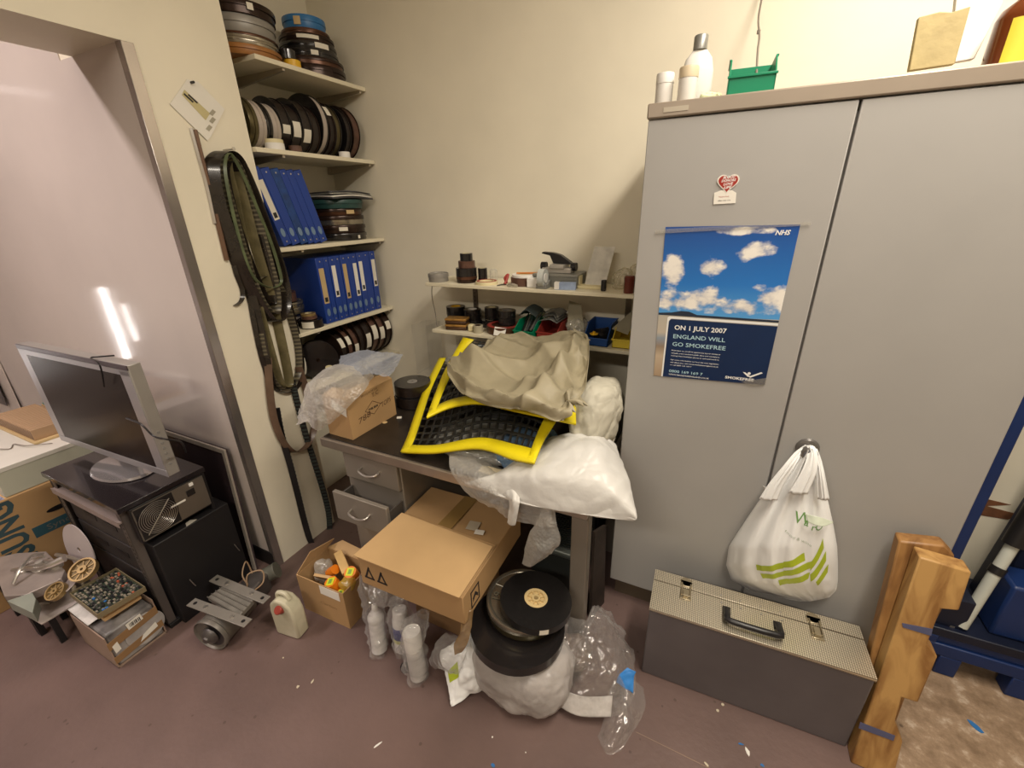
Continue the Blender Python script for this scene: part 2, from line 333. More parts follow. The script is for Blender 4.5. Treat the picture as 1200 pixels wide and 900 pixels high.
# ---- poster
PY = CY-.0016
def pp(u, v, y=PY): return ony(u, v, y)
post = thing('smokefree_poster', 'blue poster with cloudy sky and white lettering taped to the left cabinet door', 'poster', (-.01, PY, 1.3))
cor = [pp(780, 266), pp(938, 263), pp(896, 451), pp(766, 440)]   # tl tr br bl
def PQ(s, t, off=0):  # s 0..1 left-right, t 0..1 top-bottom
    a = cor[0].lerp(cor[1], s); b = cor[3].lerp(cor[2], s); p = a.lerp(b, t); return Vector((p.x, PY-.0006-off, p.z))
def poster_mat():
    m = bpy.data.materials.new('poster_sky_print'); m.use_nodes = True; nt = m.node_tree; N = nt.nodes.new; L = nt.links.new; b = nt.nodes['Principled BSDF']; b.inputs['Roughness'].default_value = .3
    uv = N('ShaderNodeUVMap'); sp = N('ShaderNodeSeparateXYZ'); L(uv.outputs[0], sp.inputs[0])
    g = N('ShaderNodeValToRGB'); e = g.color_ramp.elements; e[0].position = 0; e[0].color = (.012, .07, .30, 1); e[1].position = .6; e[1].color = (.10, .36, .72, 1)
    x = g.color_ramp.elements.new(.35); x.color = (.02, .17, .53, 1); L(sp.outputs['Y'], g.inputs[0])
    nz = N('ShaderNodeTexNoise'); nz.inputs['Scale'].default_value = 5.5; nz.inputs['Detail'].default_value = 7; nz.inputs['Roughness'].default_value = .55
    mp = N('ShaderNodeMapping'); mp.inputs['Scale'].default_value = (1, 1.9, 1); mp.inputs['Location'].default_value = (.35, 2.2, 0); L(uv.outputs[0], mp.inputs[0]); L(mp.outputs[0], nz.inputs['Vector'])
    acc = None
    def math(op, a, bb=None, c=None):
        q = N('ShaderNodeMath'); q.operation = op
        for i, z in enumerate((a, bb, c)):
            if z is None: continue
            if isinstance(z, (int, float)): q.inputs[i].default_value = z
            else: L(z, q.inputs[i])
        return q.outputs[0]
    # cloud places (u, v from top, radius u, radius v)
    for cx, cy, rx, ry in ((.09, .27, .13, .11), (.39, .245, .12, .065), (.72, .14, .17, .06), (.92, .42, .2, .08), (.38, .44, .22, .08), (.12, .46, .3, .07), (.7, .49, .35, .06), (.62, .03, .2, .025)):
        dx = math('DIVIDE', math('SUBTRACT', sp.outputs['X'], cx), rx); dy = math('DIVIDE', math('SUBTRACT', sp.outputs['Y'], cy), ry)
        d = math('SUBTRACT', 1.0, math('ADD', math('MULTIPLY', dx, dx), math('MULTIPLY', dy, dy)))
        acc = d if acc is None else math('MAXIMUM', acc, d)
    f = math('ADD', math('MULTIPLY', acc, .55), math('MULTIPLY', math('SUBTRACT', nz.outputs['Fac'], .5), 2.6))
    cl = N('ShaderNodeValToRGB'); e = cl.color_ramp.elements; e[0].position = .1; e[0].color = (0, 0, 0, 1); e[1].position = .5; e[1].color = (1, 1, 1, 1); L(f, cl.inputs[0])
    cc = N('ShaderNodeValToRGB'); e = cc.color_ramp.elements; e[0].position = .35; e[0].color = (.42, .42, .48, 1); e[1].position = .6; e[1].color = (.85, .82, .76, 1); L(nz.outputs['Fac'], cc.inputs[0])
    mx = N('ShaderNodeMix'); mx.data_type = 'RGBA'; L(cl.outputs[0], mx.inputs[0]); L(g.outputs[0], mx.inputs[6]); L(cc.outputs[0], mx.inputs[7])
    # beach strip below the horizon
    bs = N('ShaderNodeValToRGB'); e = bs.color_ramp.elements; e[0].position = .565; e[0].color = (.45, .42, .36, 1); e[1].position = 1; e[1].color = (.36, .26, .17, 1)
    for ps, c in ((.68, (.5, .44, .36, 1)), (.72, (.25, .30, .36, 1)), (.78, (.28, .21, .15, 1)), (.85, (.5, .4, .29, 1))): z = bs.color_ramp.elements.new(ps); z.color = c
    L(sp.outputs['Y'], bs.inputs[0]); m3 = N('ShaderNodeMix'); m3.data_type = 'RGBA'; L(math('GREATER_THAN', sp.outputs['Y'], .56), m3.inputs[0]); L(mx.outputs[2], m3.inputs[6]); L(bs.outputs[0], m3.inputs[7])
    L(m3.outputs[2], b.inputs['Base Color']); return m
mb = MB().grid(lambda u, v: PQ(u, v), 10, 12); sh = mb.build('sheet', poster_mat(), post, ang=180)
uvl = sh.data.uv_layers.new(name='UVMap')
for lp in sh.data.loops:
    i = lp.vertex_index; uvl.data[lp.index].uv = ((i % 11)/10, (i//11)/12)
sx = (cor[1]-cor[0]).normalized(); su = (cor[0]-cor[3]).normalized()
navy_m = mat('navy_print', (.006, .022, .075), .35, var=.1); whitep_m = mat('white_print', (.8, .8, .78), .4, var=.02); cyanp_m = mat('pale_blue_print', (.45, .68, .75), .4, var=.02)
P = PQ
MB().prism([P(.0, .545, .0004), P(.12, .54, .0004), P(.2, .528, .0004), P(.27, .53, .0004), P(.34, .55, .0004), P(1, .565, .0004), P(1, .578, .0004), P(0, .558, .0004)], (0, -.0002, 0)).build('headland', mat('dark_shore_print', (.02, .03, .05), .4), post)
MB().prism([P(.075, 1, .0005), P(.085, .575, .0005), P(.1, .567, .0005), P(1, .583, .0005), P(1, .597, .0005), P(.12, .582, .0005), P(.095, 1, .0005)], (0, -.0002, 0)).build('white_rule', whitep_m, post)
MB().prism([P(.09, 1, .0007), P(.10, .60, .0007), P(.115, .585, .0007), P(1, .602, .0007), P(1, 1, .0007)], (0, -.0002, 0)).build('text_panel', navy_m, post)
wd = (cor[1]-cor[0]).length
def PT(s, sx0, t, h, wf, m, name, bold=0, shear=0):
    text_mb(s, PQ(sx0, t, .0012), sx, su, h*wd, wf*wd, 0, bold=bold, shear=shear).build(name, m, post)
PT('NHS', .84, .055, .035, .105, whitep_m, 'logo_text', .03, .25)
PT('ON 1 JULY 2007', .155, .655, .042, .44, whitep_m, 'headline', .02)
PT('ENGLAND WILL', .15, .715, .038, .44, cyanp_m, 'headline', .004)
PT('GO SMOKEFREE', .15, .77, .038, .455, cyanp_m, 'headline', .004)
for i, (s, tt) in enumerate((('From then on, it will be against the law to smoke in', .806), ('virtually every enclosed public place and workplace,', .825), ('making them healthier places to visit and work in.', .844), ('For more information on how the new legislation', .874), ('will affect you, visit www.smokefreeengland.co.uk', .893), ('or call 0800 169 169 7', .912))):
    PT(s, .15, tt, .0115, .42 if i < 5 else .19, whitep_m, 'small_text', .006)
PT('0800 169 169 7', .145, .962, .026, .30, cyanp_m, 'phone_number', .004)
PT('WWW.SMOKEFREEENGLAND.CO.UK', .145, .983, .013, .36, whitep_m, 'web_address', .01)
PT('SMOKEFREE', .66, .975, .024, .235, whitep_m, 'logo_text', .03)
q = lambda a, b: P(a, b, .0012)
MB().prism([q(.80, .92), q(.825, .923), q(.865, .945), q(.85, .952)], (0, -.0003, 0)).prism([q(.95, .912), q(.965, .918), q(.87, .957), q(.855, .95)], (0, -.0003, 0)).lathe([(.0045, 0), (.0045, .0004)], q(.855, .928), (0, -1, 0), 14).build('tick_logo', whitep_m, post)
tp = film_mat('clear_adhesive_tape', (.8, .78, .7), .12, .2, .1)
MB().prism([pp(768, 269, PY-.003), pp(950, 260, PY-.003), pp(951, 264, PY-.003), pp(768, 274, PY-.003)], (0, -.0003, 0)).build('tape', tp, post)
MB().prism([pp(868, 447, PY-.003), pp(899, 443, PY-.003), pp(897, 451, PY-.003), pp(880, 452, PY-.003)], (0, -.0003, 0)).build('tape', tp, post)
# ---- heart sticker
hs = thing('heart_sticker', 'small red heart blood donor sticker on the cabinet door above the poster', 'sticker', tuple(pp(851, 220)))
hc = pp(853, 214); hr = .0245
def heart(k, off):
    pts = []
    for i in range(40):
        a = 2*pi*i/40; x = 16*sin(a)**3; z = 13*cos(a)-5*cos(2*a)-2*cos(3*a)-cos(4*a)
        pts.append(Vector((hc.x+x/16*hr*k*1.0, PY-off, hc.z+z/16*hr*k*.98)))
    return pts
MB().prism([pp(837, 226), pp(845, 223), pp(858, 223), pp(863, 226), pp(862, 238), pp(836, 239.5)], (0, -.0008, 0)).build('backing', paper_m, hs)
MB().prism(heart(1.14, 0), (0, -.0012, 0)).build('heart_border', paper_m, hs)
MB().prism(heart(1, .0012), (0, -.0004, 0)).build('heart', mat('red_print', (.36, .03, .02), .4), hs)
for i, (s, wf, dz) in enumerate((('BLOOD', .030, .010), ('DONORS', .036, .0015), ('LOVE', .024, -.007), ('LIFE', .020, -.0155))):
    text_mb(s, (hc.x-wf/2+.001, PY-.0019, hc.z+dz), (1, 0, .06), (0.05, 0, 1), .0062, wf, 0, bold=.03, shear=.2).build('lettering', whitep_m, hs)
text_mb('TELEPHONE', pp(842, 231.5, PY-.0012), (1, 0, .03), ZV, .003, .026, 0).build('lettering', mat('red_print', (.36, .03, .02)), hs)
text_mb('0800 300 333', pp(841, 236, PY-.0012), (1, 0, .03), ZV, .003, .032, 0).build('lettering', ink_m, hs)
# small marks on the doors
# ---- things on top of the cabinet
ZT = 1.862
def jar(loc, r, h, name, label, lidm, bodym, group=None, lid=.3):
    t = thing(name, label, 'jar', loc, 0, group)
    MB().lathe([(r*.92, 0), (r, .004), (r, h*(1-lid)), (r*.9, h*(1-lid)+.003)], n=28).build('body', bodym, t, local=True)
    MB().lathe([(r*1.04, h*(1-lid)), (r*1.04, h-.004), (r*.98, h), (0, h)], n=28).build('lid', lidm, t, local=True)
    return t
p = ony(777, 121, 1.53)
jar((p.x, 1.53, ZT), .024, .085, 'plastic_jar', 'small white screw-top jar at the left end of the cabinet top', white_m, white_m)
p = ony(804, 116, 1.51)
jar((p.x, 1.51, ZT), .025, .088, 'plastic_jar', 'small white jar with a stained cream lid in front of the tall white bottle', mat('stained_cream_lid', (.62, .52, .36), .5), white_m)
p = ony(814, 112, 1.60); t = thing('spray_bottle', 'tall white bottle with a grey metal cap on top of the cabinet', 'bottle', (p.x, 1.60, ZT), rot=(0, 0, radians(10)))
MB().lathe([(.036, 0), (.041, .005), (.044, .05), (.043, .095), (.036, .125), (.022, .143), (.017, .148)], n=32, sy=.6).build('body', white_m, t, local=True)
MB().lathe([(.019, .146), (.019, .178), (.017, .181), (0, .181)], n=28).build('cap', mat('grey_metal_cap', (.3, .3, .28), .4, metal=.6), t, local=True)
p = ony(833, 110, 1.5); o = blob((p.x, 1.5, ZT+.008), (.06, .05, .018), .8, 4, .006, 60, 3, flat=ZT).build('crumpled_tissue', mat('pale_green_tissue', (.62, .66, .42), .8, var=.2, scale=30)); tag(o, 'crumpled pale tissue between the white bottle and the green parts bin', 'tissue')
def bin_(name, label, m, loc, rz, L, W, H, group=None, front=.45, t=.004, rot=None):
    """open-fronted plastic parts bin: low front lip, sloping side walls"""
    th = thing(name, label, 'storage bin', loc, rz, group, rot)
    b = MB(); b.b2((-W/2, 0, 0), (W/2, L, t)); b.b2((-W/2, L-t, 0), (W/2, L, H)); b.b2((-W/2, 0, 0), (W/2, t, H*front))
    for s in (-1, 1):
        x = s*(W/2-t/2); b.prism([(x-t/2, 0, 0), (x-t/2, L, 0), (x-t/2, L, H), (x-t/2, L*.35, H), (x-t/2, 0, H*front)], (t, 0, 0))
    b.b2((-W/2-.003, 0, H*front-.004), (W/2+.003, -.004, H*front+.002))
    for s in (-1, 1): b.b2((s*W/2-.003, L*.35, H-.003), (s*W/2+.003, L, H+.001))
    b.build('shell', m, th, bevel=.001, local=True); return th
greenbin_m = mat('green_bin_plastic', (.0, .21, .10), .4, var=.1)
p = ony(880, 100, 1.5)
bin_('parts_bin', 'green open-fronted parts bin on top of the grey cabinet', greenbin_m, (p.x, 1.49, ZT), radians(3), .16, .112, .098, front=.48)
cbl = MB().tube([ony(886, 98, 1.6), ony(888, 60, 1.72), ony(890, 42, 1.8), ony(889, 20, 1.9), ony(896, -20, 1.96), ony(900, -60, 1.968)], .003, 8, smooth=5).lathe([(.005, -.004), (.005, .006)], ony(889, 38, 1.82), (0, 0, 1), 10)
cbl.v = [Vector((v.x, max(v.y, 1.5), max(v.z, ZT+.004))) for v in cbl.v]
tag(cbl.build('power_cable', mat('grey_cable', (.2, .17, .14), .5)), 'thin grey cable hanging down the back wall behind the green bin', 'cable')
# kraft paper bag, cream card, amber bottles
yb = 1.55
P4 = [ony(1065, 83, yb), ony(1119, 75, yb), ony(1138, 7, yb+.02), ony(1077, 20, yb+.02)]
kz = ZT-P4[0].z
o = MB().prism([Vector((a.x, a.y, max(a.z, ZT+.001))) for a in (P4[0], P4[1], P4[2], P4[2].lerp(P4[3], .35)+Vector((0, 0, -.004)), P4[2].lerp(P4[3], .6)+Vector((0, 0, .002)), P4[3])], (0, .018, 0)).build('paper_bag', mat('khaki_kraft_paper', (.36, .29, .14), .8, var=.08, scale=20, bump=.3, bscale=30), bevel=.002); tag(o, 'upright flat khaki paper bag on top of the grey cabinet', 'paper bag')
P4 = [ony(1112, 74, 1.62), ony(1142, 69, 1.62), ony(1182, -10, 1.62), ony(1122, -10, 1.62)]
o = MB().prism([Vector((a.x, a.y, max(a.z, ZT+.001))) for a in P4], (0, .02, 0)).build('white_card', mat('white_card', (.8, .76, .7), .6), bevel=.002); tag(o, 'tall white card box behind the khaki paper bag on the cabinet', 'box')
amb = mat('amber_glass', (.10, .022, .004), .12, var=.2, coat=.5); yel = mat('yellow_label', (.68, .56, .05), .5)
for i, (x, y, lb) in enumerate(((.515, 1.56, 'brown glass bottle with a yellow label beside the white card box'), (.63, 1.50, 'second brown bottle with a yellow label, at the right edge of the photo'))):
    t = thing('amber_bottle', lb, 'bottle', (x, y, ZT), 0, 'amber bottles on the cabinet')
    MB().lathe([(.042, 0), (.046, .005), (.046, .10), (.040, .118), (.020, .135), (.016, .150), (.019, .153), (.019, .175), (0, .175)], n=36).build('body', amb, t, local=True)
    MB().grid(lambda u, v: Vector((.0466*cos(radians(-128+118*u)), .0466*sin(radians(-128+118*u)), .012+.083*v)), 20, 1).build('label', yel, t, local=True)

# ================================================================== DESK
DX0, DX1, DY, DZ = -1.40, -.27, 1.05, .75
desk = thing('steel_desk', 'grey steel desk with black top in the corner under the wall shelves', 'desk', (-.83, 1.4, 0))
MB().b2((DX0, DY, .705), (DX1, 1.80, .745)).build('desktop_frame', mat('desk_edge_metal', (.42, .36, .30), .3, metal=.7, var=.15), desk, bevel=.004)
MB().b2((DX0+.012, DY+.012, .745), (DX1-.012, 1.79, DZ)).build('desktop', mat('black_worn_linoleum', (.022, .016, .012), .35, var=.4, scale=12), desk, bevel=.002)
leg_m = mat('desk_grey_metal', (.25, .22, .185), .4, metal=.3, var=.06)
for y in (DY+.085, 1.70): MB().b2((DX1-.075, y, 0), (DX1-.015, y+.05, .705)).build('leg', leg_m, desk, bevel=.004)
for y in (1.72,): MB().b2((DX0+.01, y, 0), (DX0+.05, y+.04, .705)).build('leg', leg_m, desk, bevel=.004)
MB().b2((-1.315, DY+.035, .04), (-1.022, 1.60, .70)).build('pedestal', leg_m, desk, bevel=.004)
def drawer(z0, z1, out):
    d = MB().b2((-1.305, DY+.018-out, z0), (-1.026, DY+.036-out, z1)).build('drawer', leg_m, desk, bevel=.003)
    zc = z0+(z1-z0)*.55; xc = -1.165; yf = DY+.018-out
    MB().tube([(xc-.045, yf, zc), (xc-.042, yf-.022, zc-.004), (xc, yf-.028, zc-.012), (xc+.042, yf-.022, zc-.004), (xc+.045, yf, zc)], .0045, 8, smooth=5).build('handle', steel_m, d)
    if out > .02:
        MB().b2((-1.30, DY+.036-out, z0+.01), (-1.292, DY+.03, z1-.03)).b2((-1.036, DY+.036-out, z0+.01), (-1.030, DY+.03, z1-.03)).b2((-1.30, DY+.036-out, z0+.01), (-1.030, DY+.03, z0+.015)).build('drawer_box', mat('dark_grey_metal', (.10, .09, .08), .5, metal=.3), d)
drawer(.575, .695, 0); drawer(.42, .555, .085); drawer(.06, .405, 0)

# ================================================================== ALCOVE SHELVES
XS = -1.74
SZ = {1: 2.170, 2: 1.847, 3: 1.4625, 4: 1.079, 5: .80}
bracket_m = mat('shelf_bracket_metal', (.45, .40, .32), .4, metal=.5)
for k, (y0, lb) in {1: (1.385, 'top cream shelf in the alcove, carrying the stacked film cans'), 2: (YA-.04, 'cream alcove shelf carrying the upright row of black film reels'), 3: (YA-.03, 'cream alcove shelf carrying the leaning blue binders'), 4: (YA-.03, 'cream alcove shelf carrying the upright blue binders with labels'), 5: (YA+.01, 'lowest cream alcove shelf behind the small carton')}.items():
    z = SZ[k]; t = thing('wall_shelf', lb, 'shelf', (XA, (y0+YW)/2, z), group='alcove shelves' if k > 4 else None)
    y0 = max(y0, YA+.004)
    MB().b2((XA+.002, y0, z-.018), (XS, YW-.003, z)).build('board', shelf_m, t, bevel=.002)
    for y in (y0+.13, YW-.03):
        MB().b2((XA+.004, y-.009, z-.055), (XA+.03, y+.009, z-.018)).prism([(XA+.02, y-.006, z-.018), (XS-.01, y-.006, z-.018), (XS-.01, y-.006, z-.028), (XA+.02, y-.006, z-.055)], (0, .012, 0)).build('bracket', bracket_m, t)
    if 'group' in t: del t['group']
tag(MB().b2((XA+.001, YA+.13, .8), (XA+.006, YA+.155, 2.4)).build('shelf_upright', bracket_m), 'slotted metal upright behind the blue binders in the alcove', 'shelf upright')

canm = {'dark': mat('dark_brown_can', (.035, .02, .015), .25, metal=.5, var=.3, scale=3), 'brown': mat('brown_rusty_can', (.09, .04, .022), .3, metal=.5, var=.4, scale=8),
        'silver': mat('tarnished_silver_can', (.35, .32, .26), .25, metal=.85, var=.25, scale=6), 'grey': mat('grey_can_side', (.27, .255, .23), .4, metal=.2, var=.1),
        'olive': mat('olive_metal_can', (.12, .10, .05), .28, metal=.7, var=.3), 'black': mat('glossy_black_can', (.014, .012, .012), .2, var=.2, coat=.3),
        'beige': mat('beige_reel_side', (.42, .36, .31), .5, var=.08), 'blue': mat('blue_plastic_can', (.03, .16, .38), .35), 'green': mat('dark_green_can', (.02, .06, .055), .35, var=.2),
        'orange': mat('orange_can_base', (.28, .12, .03), .4, var=.3), 'film': mat('wound_film_edge', (.018, .012, .010), .3, var=.3, scale=60), 'filmbrown': mat('wound_brown_film', (.10, .05, .035), .3, var=.3, scale=40),
        'white': white_m, 'cream': mat('cream_plastic', (.70, .62, .38), .5), 'yellow': mat('yellow_tape', (.72, .42, .02), .4), 'red': mat('red_tape', (.33, .04, .03), .45)}
def film_can(r, h, body, lidm, label, loc, rot=None, group=None, lab=None, cat='film can', name='film_can', parts=True):
    """round can; the lid overlaps the body; axis local z, base at 0"""
    t = thing(name, label, cat, loc, group=group, rot=rot or (0, 0, 0))
    hl = h*.45
    MB().lathe([(r*.955, 0), (r*.965, .002), (r*.965, h-hl+.001)], n=44).build('body', canm[body], t, local=True)
    ld = MB().lathe([(r*.965, h-hl), (r, h-hl), (r, h-.004), (r*.99, h-.001), (r*.965, h), (r*.90, h-.0015), (r*.88, h-.004), (r*.5, h-.004), (r*.48, h-.002), (0, h-.002)], n=44).build('lid', canm[lidm], t, local=True)
    if lab:   # (angle deg, width deg, z0, z1, material)
        for a, wdt, z0, z1, lm in lab:
            MB().grid(lambda u, v: Vector(((r+.0012)*cos(radians(a+(u-.5)*wdt)), (r+.0012)*sin(radians(a+(u-.5)*wdt)), z0+(z1-z0)*v)), 8, 1).build('label', lm, t, local=True)
    return t
def reel(r, w, label, loc, rot, group=None, flange='black', side='film', core='cream', lab=None, name='film_reel', rw=.96, hub=.2, cat='film reel'):
    """spool standing on its edge or lying: two flanges, wound film between, hub; local z is the axle"""
    t = thing(name, label, cat, loc, group=group, rot=rot)
    fl = min(.003, w*.15)
    for z in (0, w-fl): MB().lathe([(.006, z), (r, z), (r, z+fl), (.006, z+fl)], n=48, closed=True).build('flange', canm[flange], t, local=True)
    MB().lathe([(.02, fl), (r*rw, fl), (r*rw, w-fl), (.02, w-fl)], n=48, closed=True).build('wound_film', canm[side], t, local=True)
    MB().lathe([(.006, -.001), (r*hub, -.001), (r*hub, w+.001), (.006, w+.001)], n=28, closed=True).build('hub', canm[core], t, local=True)
    if lab:
        for a, wdt, lm in lab:
            MB().grid(lambda u, v: Vector(((r+.001)*cos(radians(a+(u-.5)*wdt)), (r+.001)*sin(radians(a+(u-.5)*wdt)), w*(.12+.76*v))), 8, 1).build('label', lm, t, local=True)
    return t
def tape(r, h, label, loc, rot=None, group=None, m='black', ri=.62, core='cream', cat='tape roll', name='tape_roll'):
    t = thing(name, label, cat, loc, group=group, rot=rot or (0, 0, 0))
    MB().lathe([(r*ri, 0), (r-.001, 0), (r, .001), (r, h-.001), (r-.001, h), (r*ri, h)], n=36, closed=True).build('tape', canm[m] if m in canm else m, t, local=True)
    MB().lathe([(r*ri-.003, 0), (r*ri, 0), (r*ri, h), (r*ri-.003, h)], n=36, closed=True).build('core', canm[core], t, local=True)
    return t
# ---- shelf 1
z = SZ[1]; gx, gy = -1.885, 1.45
LAB = label_m
for r, h, b, l, lb in ((.140, .034, 'orange', 'orange', 'orange-brown can at the very bottom of the left stack on the top shelf'), (.136, .020, 'silver', 'silver', 'shiny silver film can low in the left stack on the top shelf'),
                       (.134, .018, 'silver', 'brown', 'silver film can with a brown lid in the left stack on the top shelf'), (.132, .056, 'grey', 'grey', 'deep grey film can in the middle of the left stack on the top shelf'),
                       (.142, .044, 'dark', 'dark', 'dark brown film can topmost in the left stack on the top shelf')):
    film_can(r, h, b, l, lb, (gx, gy, z), lab=[(-15, 9, h*.3, h*.8, LAB)] if h == .044 else None); z += h
z = SZ[1]
tape(.034, .03, 'yellow tape roll on the top alcove shelf under the black roll', (-1.79, 1.60, z), m='yellow')
tape(.032, .034, 'black tape roll sitting on the yellow roll on the top shelf', (-1.795, 1.588, z+.03), m='black')
x, y = -1.895, 1.80
for r, h, b, l, dx, lb, lab in ((.150, .045, 'dark', 'dark', 0, 'wide dark film can at the bottom of the right stack on the top shelf', None), (.146, .03, 'brown', 'dark', 0, 'wide brown-edged film can second from the bottom in the right stack', None),
                      (.128, .03, 'black', 'black', .004, 'black film can third from the bottom in the right stack', [(-32, 14, .006, .024, LAB)]), (.124, .03, 'black', 'black', .002, 'black film can with a torn white label in the right stack on the top shelf', [(-14, 30, .006, .026, LAB)]),
                      (.118, .03, 'dark', 'dark', .003, 'dark film can with a long white label in the right stack on the top shelf', [(-40, 45, .008, .022, LAB)]), (.104, .024, 'brown', 'brown', -.002, 'plain brown film can directly under the blue one', None),
                      (.092, .05, 'blue', 'blue', 0, 'bright blue round can topmost in the right stack on the top shelf', [(-60, 18, .01, .04, tan_m)])):
    film_can(r, h, b, l, lb, (x+dx, y-dx, z), lab=lab); z += h
# ---- shelf 2: reels on edge, axle along y
def edge_reel(y0, w, r, side, flange, lb, lab=None, xf=-1.765, zs=SZ[2], kind='can', yaw=0):
    loc = (xf-r, y0, zs+r+.001)
    # local z -> +y ; local x -> +x
    R = Matrix(((1, 0, 0), (0, 0, 1), (0, -1, 0))).to_3x3()   # columns: x->x, y->-z, z->y
    R = Matrix.Rotation(yaw, 3, 'Z')@R
    e = R.to_euler()
    if kind == 'can':
        return film_can(r, w, side, flange, lb, loc, e, lab=lab)
    return reel(r, w, lb, loc, e, flange=flange, side=side, lab=lab)
L1 = [(-12, 16, label_m)]
edge_reel(1.325, .035, .095, 'olive', 'olive', 'olive metal film can leftmost in the upright row on the second shelf')
edge_reel(1.362, .034, .092, 'beige', 'beige', 'beige can second from the left in the upright row on the second shelf')
edge_reel(1.398, .026, .092, 'black', 'black', 'black can between the two beige ones in the upright row')
edge_reel(1.426, .036, .090, 'beige', 'beige', 'second beige can in the upright row, just behind the cream tape roll')
edge_reel(1.466, .048, .106, 'film', 'black', 'black film reel with a white label, right of the beige cans', [(12, 18, label_m)], kind='reel')
edge_reel(1.518, .05, .100, 'film', 'black', 'black film reel with a tall white label in the middle of the upright row', [(6, 34, label_m)], kind='reel')
edge_reel(1.574, .05, .112, 'film', 'black', 'larger black film reel with a label low on its edge in the upright row', [(22, 28, label_m)], kind='reel')
edge_reel(1.628, .04, .104, 'film', 'dark', 'dark film reel with a beaded rim left of the large white-edged reel', kind='reel')
edge_reel(1.690, .034, .132, 'beige', 'black', 'large black film reel with a pale grey edge in the upright row', kind='reel')
edge_reel(1.730, .034, .122, 'film', 'dark', 'dark film reel just right of the pale-edged one', [(-35, 22, label_m)], kind='reel')
edge_reel(1.768, .034, .120, 'olive', 'black', 'film reel with a worn metallic rim near the right end of the row', kind='reel')
edge_reel(1.835, .030, .118, 'film', 'black', 'black film reel second from the right end of the upright row', kind='reel')
edge_reel(1.880, .045, .122, 'filmbrown', 'dark', 'big film reel with a brown edge at the right end of the upright row', kind='reel')
z = SZ[2]
tape(.038, .026, 'white tape roll at the front of the second shelf under the cream roll', (-1.7805, 1.424, z), m='white')
tape(.036, .014, 'cream tape roll on top of the white roll on the second shelf', (-1.7805, 1.424, z+.026), m='cream')
tape(.027, .024, 'small brown tape roll in front of the black reels on the second shelf', (-1.768, 1.515, z), m='filmbrown', core='dark')
t = tape(.026, .026, 'small white cup at the front right of the second shelf', (-1.768, 1.80, z), m='white', ri=.9, core='white', cat='cup', name='small_cup')
# ---- shelf 3: leaning binders
def binder(label, loc, w, rot, group=None, lab=None, m=None, h=.318, d=.25):
    """lever arch binder: spine faces +x, origin bottom front"""
    t = thing('ring_binder', label, 'binder', loc, group=group, rot=rot)
    MB().b2((-d, 0, 0), (0, w, h)).build('cover', m or blue_m, t, local=True, bevel=.002)
    MB().b2((-d+.004, .004, .004), (-d-.002, w-.004, h-.004)).build('pages', paper_m, t, local=True)
    b = MB()
    for zz in (.016, h-.016): b.cyl((0, w/2, zz), (.0015, w/2, zz), .0035, 10)
    b.build('rivets', steel_m, t, local=True)
    MB().lathe([(.010, 0), (.010, .001), (0, .001)], (0, w/2, .055), (1, 0, 0), 20, sy=1.0, sx=1.9).build('finger_hole', mat('pale_blue_print', (.45, .68, .75)) if False else mat('hole_ring', (.20, .30, .45), .3, metal=.4), t, local=True)
    if lab:
        lm, z0, z1 = lab
        MB().b2((.0002, w*.18, z0), (.0014, w*.82, z1)).build('label', lm, t, local=True)
        MB().b2((.0014, w*.3, z0+.008), (.0018, w*.7, z0+.03)).build('label_mark', ink_m, t, local=True)
    return t
yb = 1.408; lean = radians(15)
rows = [('leftmost leaning blue binder, beige label on its spine, half behind the pier', .042, (label_m, .11, .27), blue_m), ('second leaning blue binder from the left', .044, None, blue_m), ('third leaning blue binder, worn and written on along its spine', .040, None, blued_m), ('fourth leaning blue binder from the left', .032, None, blue_m), ('fifth leaning blue binder from the left', .034, None, blue_m), ('rightmost leaning blue binder, next to the can stack', .042, None, blue_m)]
ys = 1.368
for lb, wd_, lab, m in rows:
    binder(lb, (-1.778, ys, SZ[3]+.0015), wd_, (lean, 0, 0), lab=lab, m=m); ys += wd_/cos(lean)+.001
# can stack on shelf 3
z = SZ[3]; x, y = -1.90, 1.815
for r, h, b, l, lb, lab in ((.138, .036, 'black', 'black', 'black film can at the bottom of the stack beside the leaning binders', [(-2, 6, .008, .024, LAB)]), (.136, .040, 'dark', 'dark', 'dark film can with a white label, second from the bottom beside the leaning binders', [(-35, 18, .012, .03, LAB)]),
                            (.134, .045, 'silver', 'dark', 'film can with a silvery band in the middle of the stack beside the leaning binders', None), (.128, .034, 'brown', 'dark', 'dark brown can with a tan label directly under the green one', [(-12, 20, .008, .026, tan_m)]), (.140, .042, 'green', 'green', 'dark green round can under the pile of magazines', None)):
    film_can(r, h, b, l, lb, (x, y, z), lab=lab); z += h
for i in range(4):
    f = net([[(-2.03+.01*i, 1.70, z+.004+i*.008), (-1.9, 1.69, z+.008+i*.008), (-1.765-.006*i, 1.68, z+.004+i*.008+.006*(i > 1))], [(-2.03, 1.82, z+.006+i*.008), (-1.9, 1.82, z+.012+i*.008), (-1.76, 1.81, z+.010+i*.009)], [(-2.03, 1.945, z+.006+i*.008), (-1.9, 1.95, z+.006+i*.008), (-1.752-.005*i, 1.94, z+.002+i*.008)]])
    o = MB().grid(f, 12, 10).build('magazine', [mat('dark_magazine_cover', (.05, .05, .055), .3, var=.5, scale=14), paper_m, mat('grey_print_paper', (.30, .29, .26), .4, var=.4, scale=18), mat('dark_magazine_cover', (.05, .05, .055))][i], solid=.006)
    tag(o, ['dark magazine at the bottom of the pile on the green can', 'white paper brochure in the pile on the green can', 'grey printed magazine in the pile on the green can', 'dark curled magazine topmost on the green can'][i], 'magazine')
